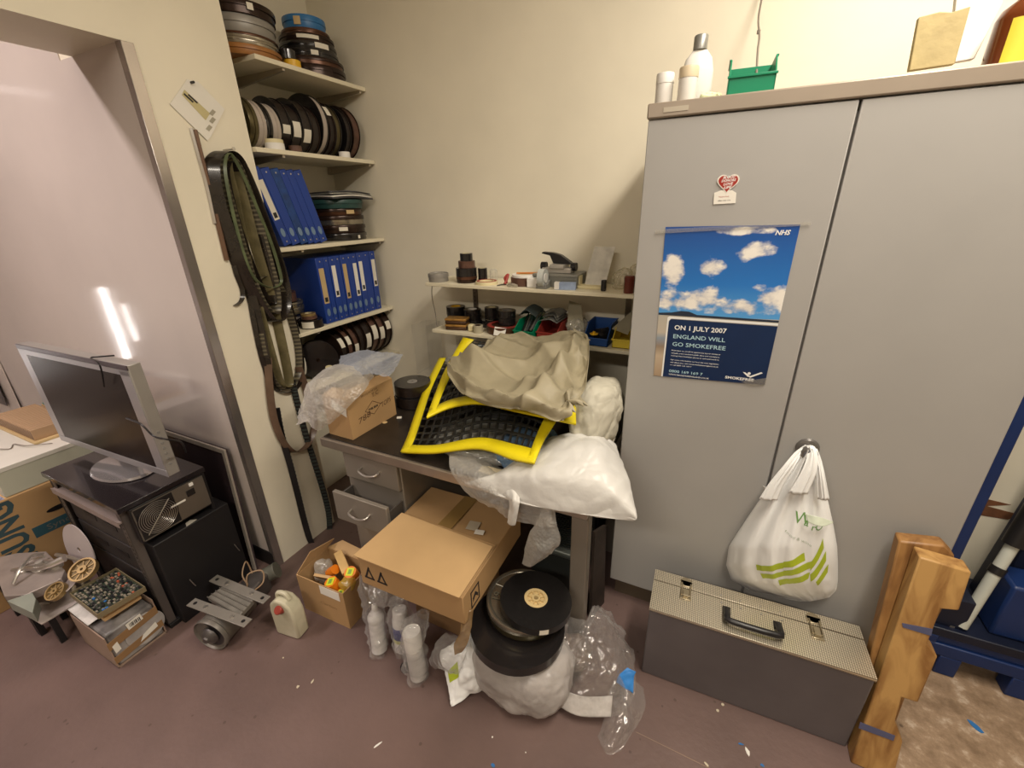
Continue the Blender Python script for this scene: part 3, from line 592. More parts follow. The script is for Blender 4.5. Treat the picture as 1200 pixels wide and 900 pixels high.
# ---- shelf 4 binders
ys = 1.505
for lb, wd_, lab in (('blue binder with a tan label, leftmost of the upright binders, its dark cover in view', .046, (tan_m, .10, .27)), ('narrow plain blue binder right of the leftmost tan-labelled one', .028, None), ('blue binder with a white label, third of the upright binders', .038, (paper_m, .12, .275)),
                     ('plain blue binder between the white label and the second tan label', .030, None), ('blue binder with a tan label in the middle of the upright row', .038, (tan_m, .10, .275)), ('plain blue binder standing right of the middle tan-labelled one', .030, None), ('blue binder with a slim white label, left of a twin', .038, (paper_m, .10, .27)),
                     ('blue binder with a slim white label, right of its twin', .038, (paper_m, .12, .275)), ('wide plain blue binder near the right end of the upright row', .052, None), ('rightmost blue binder, pale label on its spine, against the wall', .040, (label_m, .13, .275))):
    binder(lb, (-1.762+rnd.uniform(-.003, .003), ys, SZ[4]+.001), wd_, (0, 0, 0), lab=lab); ys += wd_+.0025
z = SZ[4]
film_can(.085, .036, 'dark', 'black', 'black film can at the back left of the fourth shelf', (-1.945, 1.400, z))
film_can(.082, .030, 'beige', 'silver', 'pale film can under the silver one, left end of the fourth shelf', (-1.945, 1.402, z+.036))
film_can(.100, .032, 'silver', 'silver', 'wide silver film can on the left stack of the fourth shelf', (-1.935, 1.403, z+.066))
film_can(.100, .026, 'silver', 'silver', 'second silver film can, under the brown roll', (-1.935, 1.403, z+.098))
tape(.068, .045, 'brown wound roll topmost on the left stack of the fourth shelf', (-1.925, 1.403, z+.124), m='filmbrown', core='dark', ri=.5)
reel(.055, .040, 'black film reel with a white label at the front of the fourth shelf', (-1.798, 1.443, z), (0, 0, 0), lab=[(-60, 60, label_m)])
tape(.036, .016, 'brown tape roll resting on the black reel of the fourth shelf', (-1.80, 1.438, z+.042), m='filmbrown')
tape(.034, .012, 'gold-edged tape roll topmost at the front of the fourth shelf', (-1.80, 1.436, z+.058), m=mat('gold_can', (.40, .28, .12), .3, metal=.6), ri=.5)
# ---- shelf 5: reels on edge above the desk
z5 = SZ[5]
edge_reel(1.325, .02, .125, 'film', 'black', 'black reel half hidden behind the pier, left of the lowest row', [(8, 40, label_m)], zs=z5, xf=-1.77, kind='reel')
rr = reel(.100, .03, 'black film reel facing out with a cream sticker, front of the lowest row', (-1.835, 1.468, z5+.101), (radians(90), 0, radians(48)), core='dark', hub=.1)
MB().lathe([(.015, 0), (.015, .001), (0, .001)], (.045, -.045, .0302), (0, 0, 1), 18, sx=1.2, sy=.7).build('sticker', canm['cream'], rr, local=True)
ys = 1.565
for r, w_, s_, lb, lab in ((.105, .036, 'film', 'small dark reel first behind the out-facing one in the lowest row', [(-30, 30, label_m)]), (.112, .034, 'filmbrown', 'brown-edged reel second in the lowest row', [(-25, 24, label_m)]), (.115, .036, 'filmbrown', 'brown-edged reel third in the lowest row', [(5, 24, label_m)]), (.124, .036, 'film', 'dark reel fourth in the lowest row', None),
                       (.132, .046, 'film', 'dark reel fifth in the lowest row, two white labels on its edge', [(0, 26, label_m), (14, 18, label_m)]), (.136, .048, 'filmbrown', 'large brown reel sixth in the lowest row', [(-8, 34, label_m)]), (.137, .046, 'filmbrown', 'large brown reel seventh in the lowest row', [(0, 30, label_m)]), (.137, .05, 'dark', 'large dark reel at the right end of the lowest row', [(-14, 20, label_m)])):
    edge_reel(ys, w_, r, s_, 'dark', lb, lab, zs=z5, xf=-1.762, kind='reel'); ys += w_+.010

# ================================================================== WALL SHELVES OVER THE DESK
WZ1, WZ2, WY = 1.274, 1.042, 1.73
for z, x0, lb in ((WZ1, -1.305, 'upper cream shelf over the desk, carrying the tape dispenser'), (WZ2, -1.29, 'lower cream shelf over the desk, carrying the coloured parts bins')):
    t = thing('wall_shelf', lb, 'shelf', (-.8, YW, z))
    MB().b2((x0, WY, z-.016), (-.262, YW-.012, z)).build('board', shelf_m, t, bevel=.002)
    for x in (-1.17, -.37): MB().prism([(x-.006, YW-.012, z-.016), (x-.006, WY+.03, z-.016), (x-.006, WY+.03, z-.024), (x-.006, YW-.012, z-.05)], (.012, 0, 0)).build('bracket', bracket_m, t)
for x, lb in ((-1.17, 'slotted metal upright carrying the desk shelves at their left'), (-.37, 'slotted metal upright carrying the desk shelves near the grey cabinet')):
    b = MB().b2((x-.012, YW-.010, .95), (x-.004, YW-.001, 1.262)).b2((x+.004, YW-.010, .95), (x+.012, YW-.001, 1.262)).b2((x-.004, YW-.003, .95), (x+.004, YW-.001, 1.262))
    for k in range(15): b.b2((x-.012, YW-.011, .955+k*.02), (x+.012, YW-.009, .965+k*.02))
    tag(b.build('shelf_upright', mat('dark_bracket', (.16, .13, .10), .4, metal=.5)), lb, 'shelf upright')
# upper shelf items
def W1(u, v=None, y=None, z=WZ1):
    if y is None: p = onz(u, v, z)
    else: p = ony(u, 300, y)
    return p.x
z = WZ1
p = onz(512, 330, z); film_can(.050, .040, 'grey', 'grey', 'grey round can at the left end of the upper desk shelf', (p.x+.0, 1.79, z), lab=None)
tape(.028, .022, 'white tape roll behind the grey can on the upper desk shelf', (-1.155, 1.84, z), m='white', core='white'); tape(.030, .012, 'dark tape ring on the white roll behind the grey can', (-1.155, 1.84, z+.022), m='black')
x0 = -1.115; y0 = 1.81
film_can(.050, .030, 'dark', 'brown', 'brown round can at the bottom of the tape stack on the upper desk shelf', (x0, y0, z))
tape(.050, .038, 'wide black tape roll second in the tape stack on the upper desk shelf', (x0, y0, z+.03), ri=.4)
tape(.040, .032, 'brown tape roll with a pale side in the tape stack on the upper desk shelf', (x0+.004, y0, z+.068), m='filmbrown')
tape(.030, .034, 'small black tape roll topmost in the tape stack on the upper desk shelf', (x0+.004, y0, z+.10))
tape(.022, .065, 'black tape roll standing right of the tape stack on the upper desk shelf', (x0+.072, y0+.03, z))
MB_ = MB().lathe([(.018, 0), (.019, .004), (.019, .05), (.012, .058), (0, .058)], (-1.00, 1.87, z), n=20); tag(MB_.build('clear_pot', film_mat('clear_rigid_plastic', (.8, .8, .75), .12, .08, .05)), 'small clear plastic pot behind the cream tape ring', 'pot')
tp1 = tape(.052, .014, 'flat cream masking tape ring on the upper desk shelf', (-.995, 1.79, z), m='cream', ri=.7); MB().lathe([(.037, 0), (.047, 0), (.047, .0012), (.037, .0012)], (0, 0, .0142), n=32, closed=True).build('red_print_ring', canm['red'], tp1, local=True)
tag(MB().tube([(-.97+.05, 1.75, z+.003), (-.91, 1.757, z+.004), (-.895, 1.77, z+.006), (-.885, 1.775, z+.004)], .0025, 6, smooth=4).build('small_screwdriver', black_m), 'little dark screwdriver lying on the upper desk shelf', 'tool')
tape(.058, .036, 'brown tape roll with a white rim near the tape dispenser', (-.82, 1.82, z), m='filmbrown', core='white', ri=.55)
tape(.056, .012, 'white tape roll lying on the brown one on the upper desk shelf', (-.817, 1.822, z+.036), m='white', ri=.5)
tag(MB().tube([(-.865, 1.745, z+.004), (-.84, 1.743, z+.012), (-.815, 1.741, z+.007)], .006, 8, smooth=4).build('pen_knife', steel_m), 'silvery pen knife leaning by the brown tape roll', 'tool')
tag(MB().tube([(-.895, 1.80, z+.008), (-.90, 1.79, z+.03), (-.888, 1.80, z+.045), (-.888, 1.78, z+.02), (-.892, 1.77, z+.008)], .006, 8, smooth=5).build('red_rag_coil', canm['red']), 'crumpled red cord coil left of the brown tape roll', 'cord')
tag(MB().cyl((-.845, 1.80, z+.0535), (-.755, 1.83, z+.0535), .004, 8).build('orange_pencil', mat('orange_paint', (.55, .18, .03), .4)), 'orange pencil lying across the white tape roll', 'pencil')
# grey metal box with a splicer on top
t = thing('splicer_box', 'flat grey metal box under the film splicer on the upper desk shelf', 'box', (-.66, 1.86, z))
MB().b2((-.765, 1.80, z), (-.56, 1.93, z+.052)).build('box_body', mat('grey_green_metal', (.20, .20, .175), .45, metal=.3, var=.12), t, bevel=.004)
MB().b2((-.767, 1.798, z+.044), (-.558, 1.932, z+.056)).build('lid', mat('grey_green_metal2', (.24, .235, .205), .45, metal=.3, var=.12), t, bevel=.003)
t = thing('film_splicer', 'grey film splicer with a raised black lever on the grey metal box', 'film splicer', (-.665, 1.85, z+.056))
b = z+.056
MB().b2((-.735, 1.83, b), (-.60, 1.89, b+.022)).b2((-.695, 1.82, b+.02), (-.63, 1.90, b+.038)).build('body', alu_m, t, bevel=.003)
for x in (-.735, -.595): MB().cyl((x-.012, 1.86, b+.026), (x+.012, 1.86, b+.026), .018, 20).build('roller', black_m, t)
MB().prism([(-0.600, 1.85, b+.036), (-0.690, 1.85, b+.040), (-0.705, 1.85, b+.072), (-0.745, 1.85, b+.080), (-0.740, 1.85, b+.087), (-0.690, 1.85, b+.084), (-0.655, 1.85, b+.075), (-0.610, 1.85, b+.046)], (0, .03, 0)).build('lever', black_m, t, bevel=.002)
t = thing('tape_dispenser', 'grey tape dispenser with a clear roll at the front edge of the upper desk shelf', 'tape dispenser', (-0.695, 1.765, z))
MB().prism([(-0.725, 1.74, z), (-0.725, 1.79, z), (-0.725, 1.79, z+.035), (-0.725, 1.77, z+.03), (-0.725, 1.755, z+.02), (-0.725, 1.735, z+.022)], (.048, 0, 0)).build('base', mat('dispenser_grey', (.22, .22, .21), .4), t, bevel=.003)
MB().ring((-0.714, 1.757, z+.045), (1, 0, 0), .02, .038, .026).build('tape', mat('pale_grey_tape', (.5, .52, .5), .3), t)
MB().cyl((-0.717, 1.757, z+.045), (-0.685, 1.757, z+.045), .02, 20).build('hub', white_m, t)
tag(MB().box((-.755, 1.775, z+.02), (.045, .03, .038), (0, 0, .1)).build('white_carton', white_m, bevel=.001), 'little white carton left of the tape dispenser', 'box')
bx = thing('blue_carton', 'small pale blue and white carton right of the tape dispenser', 'box', (-.60, 1.765, z), radians(10))
MB().b2((-.045, -.014, 0), (.045, .014, .03)).build('carton', mat('pale_blue_card', (.30, .38, .55), .5, var=.2, scale=30), bx, local=True, bevel=.001); MB().b2((-.046, -.0145, .002), (-.025, .0145, .0305)).build('end_flap', white_m, bx, local=True)
# acrylic frame with paper
t = thing('stand_up_sheet', 'white mottled card leaning upright on a cream base on the upper desk shelf', 'card', (-0.525, 1.86, z))
a, b_ = onz(672, 335, z), ony(683, 293, 1.90)
MB().prism([(-0.540, 1.845, z+.012), (-0.450, 1.845, z+.012), (-0.430, 1.90, z+.165), (-0.520, 1.90, z+.165)], (0, .004, 0)).build('card', mat('mottled_white_card', (.62, .60, .54), .5, var=.2, scale=22), t)
MB().b2((-0.560, 1.80, z), (-0.445, 1.86, z+.012)).build('base', canm['cream'], t, bevel=.002); MB().b2((-0.560, 1.82, z+.012), (-0.555, 1.86, z+.05)).build('side', canm['cream'], t)
tag(MB().b2((-.45, 1.77, z), (-.43, 1.79, z+.045)).build('dark_vial', black_m, bevel=.004), 'small dark vial left of the clear bag on the upper desk shelf', 'vial')
clear_m = film_mat('clear_yellowish_bag', (.72, .66, .48), .22, .15, .3)
tag(blob((-.385, 1.85, z+.04), (.075, .09, .09), .8, 5, .015, 22, 11, flat=z+.001).build('clear_bag', clear_m, ang=50), 'crumpled clear bag at the right end of the upper desk shelf', 'plastic bag')
t = thing('film_canister', 'dark red canister standing next to the cabinet on the upper desk shelf', 'canister', (-.315, 1.79, z))
MB().lathe([(.02, 0), (.021, .002), (.021, .06), (.018, .064), (0, .064)], (-.335, 1.77, z), n=24).build('body', mat('dark_red_bakelite', (.12, .02, .012), .25, coat=.3), t); MB().lathe([(.0215, .05), (.0215, .062), (.017, .068), (0, .068)], (-.335, 1.77, z), n=24).build('lid', mat('dark_red_bakelite', (.12, .02, .012)), t)
tag(blob((-.31, 1.87, z+.05), (.065, .09, .13), .8, 5, .015, 20, 12).build('clear_bag', clear_m, ang=50), 'clear bag bulging over the dark red canister on the upper desk shelf', 'plastic bag')
# lower shelf items
z = WZ2
for i, (zz, lb) in enumerate(((0, 'lower brown and yellow tin at the left end of the lower desk shelf'), (.030, 'upper brown and yellow tin at the left end of the lower desk shelf'))):
    t = thing('tobacco_tin', lb, 'tin', (-1.17, 1.785, z+zz), radians(12))
    MB().b2((-.055, -.032, 0), (.055, .032, .018)).build('body', mat('dark_brown_tin', (.07, .035, .018), .35, metal=.3, var=.3), t, local=True, bevel=.006)
    MB().b2((-.056, -.033, .017), (.056, .033, .029)).build('lid', mat('yellow_brown_tin', (.33, .17, .04), .35, metal=.3, var=.4, scale=30), t, local=True, bevel=.004)
def rol(x, y, r, h, lb, m='black', core='cream', zz=0, ri=.55): tape(r, h, lb, (x, y, z+zz), m=m, core=core, ri=ri)
rol(-1.25, 1.90, .048, .045, 'black tape roll at the back left of the lower desk shelf, under another')
rol(-1.25, 1.90, .050, .042, 'glossy black tape roll with a yellow core, back left, lower desk shelf', zz=.045, core='yellow')
rol(-1.148, 1.90, .050, .030, 'black tape roll at the bottom beside the yellow-core roll', core='white')
rol(-1.148, 1.90, .047, .028, 'black tape roll with a white core in the middle of its pile', core='white', zz=.03)
rol(-1.148, 1.898, .045, .022, 'black tape roll topmost with a white core, right of the yellow-core roll', core='white', zz=.058)
rol(-1.04, 1.90, .052, .035, 'wide black tape roll at the centre of the lower desk shelf')
rol(-1.04, 1.91, .036, .060, 'tall black tape roll standing on the wide centre one', zz=.035)
tag(MB().b2((-1.098, 1.76, z), (-1.07, 1.79, z+.035)).build('cream_block', canm['cream'], bevel=.006), 'small cream block between the tins and the mug-like roll', 'block')
rol(-1.04, 1.765, .024, .036, 'small cream tape roll at the front edge, lower desk shelf', m=mat('cream_grey_tape', (.42, .38, .27), .5), core='brown', ri=.7)
t = film_can(.085, .036, 'brown', 'brown', 'wide brown roll with a red rim under two black rolls on the lower desk shelf', (-.93, 1.825, z), name='wide_roll', cat='tape roll')
MB().lathe([(.06, 0), (.08, 0), (.08, .002), (.06, .002)], (0, 0, .034), n=36, closed=True).build('red_ring', canm['red'], t, local=True)
rol(-.92, 1.84, .044, .032, 'black tape roll with a green core on the red-rimmed reel', core='green', zz=.0365)
rol(-.92, 1.842, .044, .034, 'black tape roll with a red band topmost on the red-rimmed reel', core='grey', zz=.069)
tag(MB().box((-.91, 1.742, z+.022), (.055, .0015, .04), (-.5, .1, .2)).build('paper_slip', paper_m), 'white paper slip hanging off the red-rimmed reel', 'paper')
redbin = mat('red_bin_plastic', (.28, .035, .025), .4, var=.1); bluebin = mat('blue_bin_plastic', (.02, .07, .25), .4, var=.15); yelbin = mat('yellow_bin_plastic', (.68, .52, .05), .45, var=.1)
bin_('parts_bin', 'green parts bin full of tools on the lower desk shelf', greenbin_m, (-.795, 1.75, z+.001), radians(-4), .17, .10, .07)
bin_('parts_bin', 'red parts bin on the lower desk shelf right of the green one', redbin, (-.685, 1.765, z+.001), radians(-4), .17, .10, .07)
bin_('parts_bin', 'blue parts bin on the lower desk shelf', bluebin, (-.455, 1.75, z+.001), 0, .18, .105, .085, front=.4)
bin_('parts_bin', 'yellow parts bin half behind the cabinet on the lower desk shelf', yelbin, (-.335, 1.755, z+.001), 0, .16, .10, .075, front=.5)
for i in range(6):
    a = -.2+.08*i; p = Vector((-.788-.03+.0125*i, 1.835, z+.052+.003*i))
    d = Vector((sin(a)*.5, .8, .55)).normalized()*.06
    tag(MB().cyl(p-d, p+d, .006, 8, r2=.003).build('hand_tool', [black_m, steel_m, mat('dark_grey_rubber', (.05, .06, .06), .5)][i % 3]), 'small hand tool sticking out of the green parts bin', 'tool', 'tools in the green bin')
tag(MB().grid(wrinkle(net([[(-.84, 1.80, z+0.097), (-.80, 1.80, z+0.122), (-.75, 1.80, z+0.092)], [(-.84, 1.86, z+0.092), (-.79, 1.86, z+0.137), (-.75, 1.87, z+0.102)], [(-.83, 1.91, z+0.082), (-.79, 1.91, z+0.122), (-.74, 1.91, z+0.092)]]), .008, 20, 3), 14, 14).build('dark_cloth', mat('dark_teal_cloth', (.045, .06, .06), .7), solid=.003), 'dark grey-green cloth tented over the tools in the green bin', 'cloth')
for i in range(3): tag(MB().grid(wrinkle(net([[(-.73, 1.79+i*.03, z+.078+.012*i), (-.68, 1.79+i*.03, z+.088+.012*i), (-.64, 1.78, z+.078+.012*i)], [(-.72, 1.90, z+.085+.012*i), (-.67, 1.90, z+.095+.012*i), (-.63, 1.89, z+.085+.012*i)]]), .006, 22, 5+i), 12, 10).build('plastic_pouch', mat('grey_pouch', (.14, .14, .13), .25, var=.3, scale=30), solid=.002), ['flat grey pouch lying lowest over the red parts bin', 'grey pouch in the middle over the red parts bin', 'grey pouch topmost over the red parts bin'][i], 'pouch')
tag(blob((-.565, 1.84, z+.05), (.09, .12, .09), .8, 5, .014, 25, 21, flat=z+.001).build('clear_bag', film_mat('crinkled_clear_bag', (.75, .73, .66), .35, .12, .5), ang=50), 'crinkled clear plastic bag between the red and blue parts bins', 'plastic bag')
for i, (P4, lb) in enumerate(((((-.60, 1.80, z+.06), (-.52, 1.80, z+.05), (-.56, 1.87, z+.15), (-.62, 1.88, z+.16)), 'stiff grey plastic sheet standing left of the blue bin'), (((-.40, 1.80, z+.07), (-.33, 1.80, z+.05), (-.30, 1.88, z+.15), (-.34, 1.88, z+.13)), 'stiff grey plastic sheet standing over the yellow bin'))):
    tag(MB().prism(P4, (0, .003, 0)).build('plastic_sheet', mat('olive_grey_sheet', (.26, .235, .17), .3, var=.15)), lb, 'plastic sheet')
tag(blob((-.455, 1.85, z+.03), (.07, .10, .045), .8, 4, .012, 40, 22, flat=z+.006).build('cable_bundle', black_m), 'tangled black cable bundle inside the blue parts bin', 'cable')
tag(MB().lathe([(.018, 0), (.018, .004), (.006, .005), (.006, .012), (0, .012)], (-.47, 1.78, z+.044), n=20).build('brass_washer', canm['yellow']), 'small brass-coloured disc in the blue parts bin', 'disc')
tag(MB().tube([(-1.30, 1.78, WZ1-.018), (-1.315, 1.79, WZ1-.08), (-1.31, 1.80, WZ2+.06), (-1.295, 1.78, WZ2+.015), (-1.28, 1.77, WZ2+.006)], .002, 6, smooth=6).build('thin_wire', mat('grey_cable', (.2, .17, .14))), 'thin grey wire running down at the left end of the desk shelves', 'wire')

# ================================================================== PIER: FILM LOOPS, LABEL
def PR(u, v, off=.012): return onx(u, v, XP+off)
def strip(name, label, pts, off, width, th, m, closed=False, cat='film loop', group=None):
    P = [PR(u, v, off+width*.4) for u, v in pts]
    return tag(MB().ribbon(P, (.8, .6, 0), width, th, 6, closed).build(name, m, ang=60), label, cat, group)
filmd = mat('dark_hanging_film', (.022, .017, .013), .22, var=.3, scale=20, coat=.3); filmb = mat('brown_hanging_film', (.12, .075, .05), .3, var=.2, scale=20); filmo = mat('olive_hanging_film', (.13, .11, .055), .25, var=.3, scale=20)
filmg = mat('green_edged_film', (.10, .125, .06), .3, var=.3, scale=20)
def perf_mat():
    m = mat('perforated_film', (.05, .042, .03), .3, var=.2)
    nt = m.node_tree; N = nt.nodes.new; L = nt.links.new; b = nt.nodes['Principled BSDF']; src = b.inputs['Base Color'].links[0].from_socket
    tc = N('ShaderNodeTexCoord'); wv = N('ShaderNodeTexWave'); wv.bands_direction = 'Z'; wv.inputs['Scale'].default_value = 18; L(tc.outputs['Object'], wv.inputs[0])
    gt = N('ShaderNodeMath'); gt.operation = 'GREATER_THAN'; gt.inputs[1].default_value = .62; L(wv.outputs['Fac'], gt.inputs[0])
    mx = N('ShaderNodeMix'); mx.data_type = 'RGBA'; L(gt.outputs[0], mx.inputs[0]); L(src, mx.inputs[6]); mx.inputs[7].default_value = (.16, .14, .09, 1); L(mx.outputs[2], b.inputs['Base Color']); return m
perf = perf_mat()
strip('film_loop', 'outermost dark film loop on the pier, hanging from the nail', [(262, 177), (250, 186), (249, 205), (256, 240), (268, 275), (280, 310), (296, 345), (312, 370), (322, 377), (331, 368), (334, 345), (326, 310), (312, 270), (297, 230), (284, 200), (274, 183)], .004, .055, .002, filmd, True)
strip('film_loop', 'inner dark film loop with a pale frame pattern inside the outermost one', [(264, 183), (256, 192), (260, 215), (270, 250), (284, 300), (300, 345), (314, 366), (322, 364), (320, 335), (308, 290), (295, 245), (283, 212), (274, 192)], .006, .052, .002, perf, True)
strip('film_loop', 'narrow dark film loop between the two big ones on the pier', [(265, 190), (262, 205), (272, 250), (292, 310), (310, 350), (318, 355), (312, 318), (298, 262), (284, 220), (272, 194)], .003, .045, .002, filmd, True)
strip('film_loop', 'green-edged film loop along the right side of the bundle', [(270, 180), (285, 205), (302, 245), (318, 285), (328, 318), (329, 332), (318, 337), (302, 330), (290, 310), (276, 262), (266, 215), (264, 190)], .045, .012, .002, filmg, True)
strip('film_loop', 'olive film loop ending in the middle of the pier bundle', [(270, 186), (284, 230), (300, 290), (318, 350), (330, 400), (338, 440), (338, 452), (330, 452), (322, 430), (308, 380), (292, 320), (276, 240), (266, 196)], .004, .040, .002, filmo, True)
strip('film_loop', 'perforated film loop whose bottom curve hangs beside the fourth shelf', [(300, 330), (302, 370), (308, 410), (318, 442), (330, 456), (342, 452), (350, 435), (349, 405), (340, 370), (330, 340), (318, 325)], .006, .030, .002, perf, True)
strip('film_loop', 'thin dark loop around the perforated one on the pier', [(290, 330), (298, 380), (310, 430), (326, 458), (344, 458), (354, 440), (352, 405), (342, 365), (332, 335)], .004, .020, .002, filmd)
strip('film_loop', 'wide brown film loop hanging low in front of the toothed belt', [(314, 420), (316, 455), (321, 490), (332, 518), (346, 530), (360, 522), (368, 503), (367, 485), (360, 460), (350, 430)], .012, .032, .0025, filmb)
t = strip('film_loop', 'dark outer film strip running down the left side of the bundle', [(262, 215), (272, 270), (290, 330), (304, 385), (312, 425), (318, 450)], .004, .040, .002, filmd)
strip('film_strip', 'short dark film strip curling free at the left of the bundle', [(270, 290), (276, 318), (284, 340), (283, 352), (276, 358)], .004, .018, .0015, filmd, cat='film strip')
strip('metal_strip', 'brown metal strip hanging left of the film loops', [(228, 152), (240, 200), (254, 255), (266, 305)], .003, .016, .006, mat('brown_strip', (.17, .10, .065), .35, metal=.4), cat='strip')
strip('metal_strip', 'pale toothed metal strip under the pinned envelope', [(224, 150), (232, 180), (243, 220), (252, 262)], .003, .010, .004, steel_m, cat='strip')
# toothed belt
P = [PR(u, v, .016) for u, v in [(324, 478), (330, 510), (340, 545), (349, 580), (357, 612), (364, 634), (372, 641), (381, 636), (386, 622), (385, 600), (378, 572), (368, 540), (358, 508), (348, 470), (342, 445)]]
C = cr(P, 8); tb = thing('toothed_belt', 'long black toothed drive belt hanging lowest on the pier', 'belt', tuple(P[0]))
MB().ribbon(C, (.8, .6, 0), .028, .003, 0).build('band', black_m, tb, ang=60)
b = MB(); acc = 0
for i in range(1, len(C)-1):
    acc += (C[i]-C[i-1]).length
    if acc > .014:
        acc = 0; t_ = (C[i+1]-C[i-1]).normalized(); n_ = t_.cross(XV).normalized()
        w2 = Vector((.8, .6, 0)); n_ = t_.cross(w2).normalized(); R = Matrix((w2, t_, n_)).transposed(); b.box(C[i]-n_*.004, (.027, .007, .007), R)
b.build('teeth', mat('belt_teeth_grey', (.04, .05, .045), .5), tb)
p = PR(262, 176, 0); nl = MB().cyl(p, p+Vector((.06, 0, 0)), .003, 10).cyl(p+Vector((.058, 0, 0)), p+Vector((.061, 0, 0)), .007, 14); tag(nl.build('nail', steel_m), 'steel nail the film loops hang from', 'nail')
p = PR(223, 97, 0); tag(MB().cyl(p, p+Vector((.02, 0, 0)), .004, 10).build('nail', black_m), 'dark nail through the top of the pinned envelope', 'nail')
ev = thing('pinned_envelope', 'white envelope with a yellowish window pinned askew on the pier', 'envelope', tuple(PR(230, 130, .003)))
MB().prism([PR(219, 93, .003), PR(199, 122, .003), PR(243, 165, .003), PR(247, 160, .003), PR(263, 128, .003), PR(232, 96, .003)], (.0015, 0, 0)).build('sheet', paper_m, ev)
MB().prism([PR(216, 105, .005), PR(213, 111, .005), PR(241, 141, .005), PR(246, 133, .005)], (.0005, 0, 0)).build('window', mat('yellowish_window', (.55, .48, .25), .5), ev)
for a, b_ in ((216, 109), (221, 110)): MB().prism([PR(a, b_, .0062), PR(a-1, b_+1.5, .0062), PR(a+10, b_+11.5, .0062), PR(a+11, b_+10, .0062)], (.0003, 0, 0)).build('print', ink_m, ev)
for (a, b_) in ((249, 131), (249, 140), (245, 149)): MB().prism([PR(a, b_-3, .005), PR(a-4, b_+2, .005), PR(a, b_+5, .005), PR(a+4, b_, .005)], (.0005, 0, 0)).build('stamp', mat('grey_stamp', (.38, .35, .27), .6), ev)

# ================================================================== SIDE ROOM: RACK, TV, BOXES
RX0, RX1, RY0, RY1, RZ = -2.44, -1.852, .525, .815, .627
rack = thing('equipment_rack', 'black open-fronted equipment rack with a lower black case, under the television', 'rack', ((RX0+RX1)/2, .66, 0))
MB().b2((RX0-.005, RY0-.012, RZ-.022), (RX1+.006, RY1+.005, RZ)).build('top_panel', mat('black_laminate', (.014, .011, .013), .16, var=.2, coat=.4), rack, bevel=.002)
rk = blackmatte_m
MB().b2((RX0, RY0, 0), (RX0+.02, RY1, RZ-.022)).b2((RX0+.02, RY1-.012, 0), (RX1, RY1, RZ-.022)).b2((RX0+.02, RY0, 0), (RX1-.02, RY1, .02)).build('casing', rk, rack, bevel=.001)
for x in (RX0+.035, RX1-.045):
    b = MB().b2((x-.014, RY0, .02), (x+.014, RY0+.003, RZ-.03)).b2((x+(-.014 if x < -2.1 else .011), RY0, .02), (x+(-.011 if x < -2.1 else .014), RY0+.03, RZ-.03)); b.build('rail', mat('rack_rail_grey', (.16, .14, .13), .35, metal=.6), rack)
    h = MB()
    for k in range(26): h.b2((x-.003, RY0-.0006, .05+k*.02), (x+.003, RY0+.0001, .058+k*.02))
    h.build('rail_holes', black_m, rack)
MB().b2((RX0+.02, RY0-.01, .545), (RX1-.036, RY1-.03, .552)).b2((RX0+.02, RY0-.012, .53), (RX1-.036, RY0-.01, .556)).build('shelf', mat('dusty_rack_shelf', (.30, .24, .22), .5, metal=.2), rack)
for k, (z0, z1) in enumerate(((.40, .525), (.27, .39), (.05, .26))):
    u_ = MB().b2((RX0+.055, RY0+.012, z0), (RX1-.08, RY0+.22, z1)).build('rack_unit', mat('dark_unit_front', (.05, .045, .045), .4, metal=.3, var=.2), rack, bevel=.003)
    for i in range(2): MB().b2((RX0+.18+i*.16, RY0+.0105, z0+(z1-z0)*.4), (RX0+.27+i*.16, RY0+.012, z0+(z1-z0)*.6)).build('slot', black_m, u_)
# rear panel of a computer power supply in the rack's open side (faces +x)
ps = thing('power_supply', 'computer power supply with a round wire fan guard in the side of the rack', 'power supply', (RX1-.04, .66, .5))
px = RX1+.002
MB().b2((px-.025, RY0+.02, .445), (px, RY1-.015, .600)).build('casing', black_m, ps, bevel=.002)
MB().b2((px, RY0+.160, .452), (px+.003, RY1-.012, .594)).build('back_plate', mat('grey_zinc_plate', (.22, .20, .175), .35, metal=.7, var=.1), ps)
b = MB().b2((px, RY0+.024, .449), (px+.002, RY0+.16, .453)).b2((px, RY0+.024, .590), (px+.002, RY0+.16, .594)).b2((px, RY0+.024, .449), (px+.002, RY0+.028, .594)).build('fan_plate', mat('grey_zinc_plate', (.22, .20, .175)), ps)
fc = Vector((px+.004, RY0+.094, .521)); b = MB()
for k in range(9):
    r = .008+k*.0070; b.tube([fc+Vector((0, r*cos(a), r*sin(a))) for a in [2*pi*i/40 for i in range(41)]], .0011, 6)
for a in (.8,): b.tube([fc+Vector((.002, -.072*cos(a), -.072*sin(a))), fc+Vector((.002, .072*cos(a), .072*sin(a)))], .002, 6)
b.build('fan_guard', steel_m, ps); MB().cyl(fc-Vector((.003, 0, 0)), fc-Vector((.0005, 0, 0)), .069, 36).build('fan_opening', black_m, ps)
MB().b2((px+.003, RY1-.085, .535), (px+.006, RY1-.055, .562)).build('mains_inlet', black_m, ps); MB().b2((px+.003, RY1-.150, .525), (px+.0036, RY1-.095, .533)).build('sticker', paper_m, ps)
MB().b2((px+.003, RY1-.068, .575), (px+.007, RY1-.053, .588)).build('switch', white_m, ps)
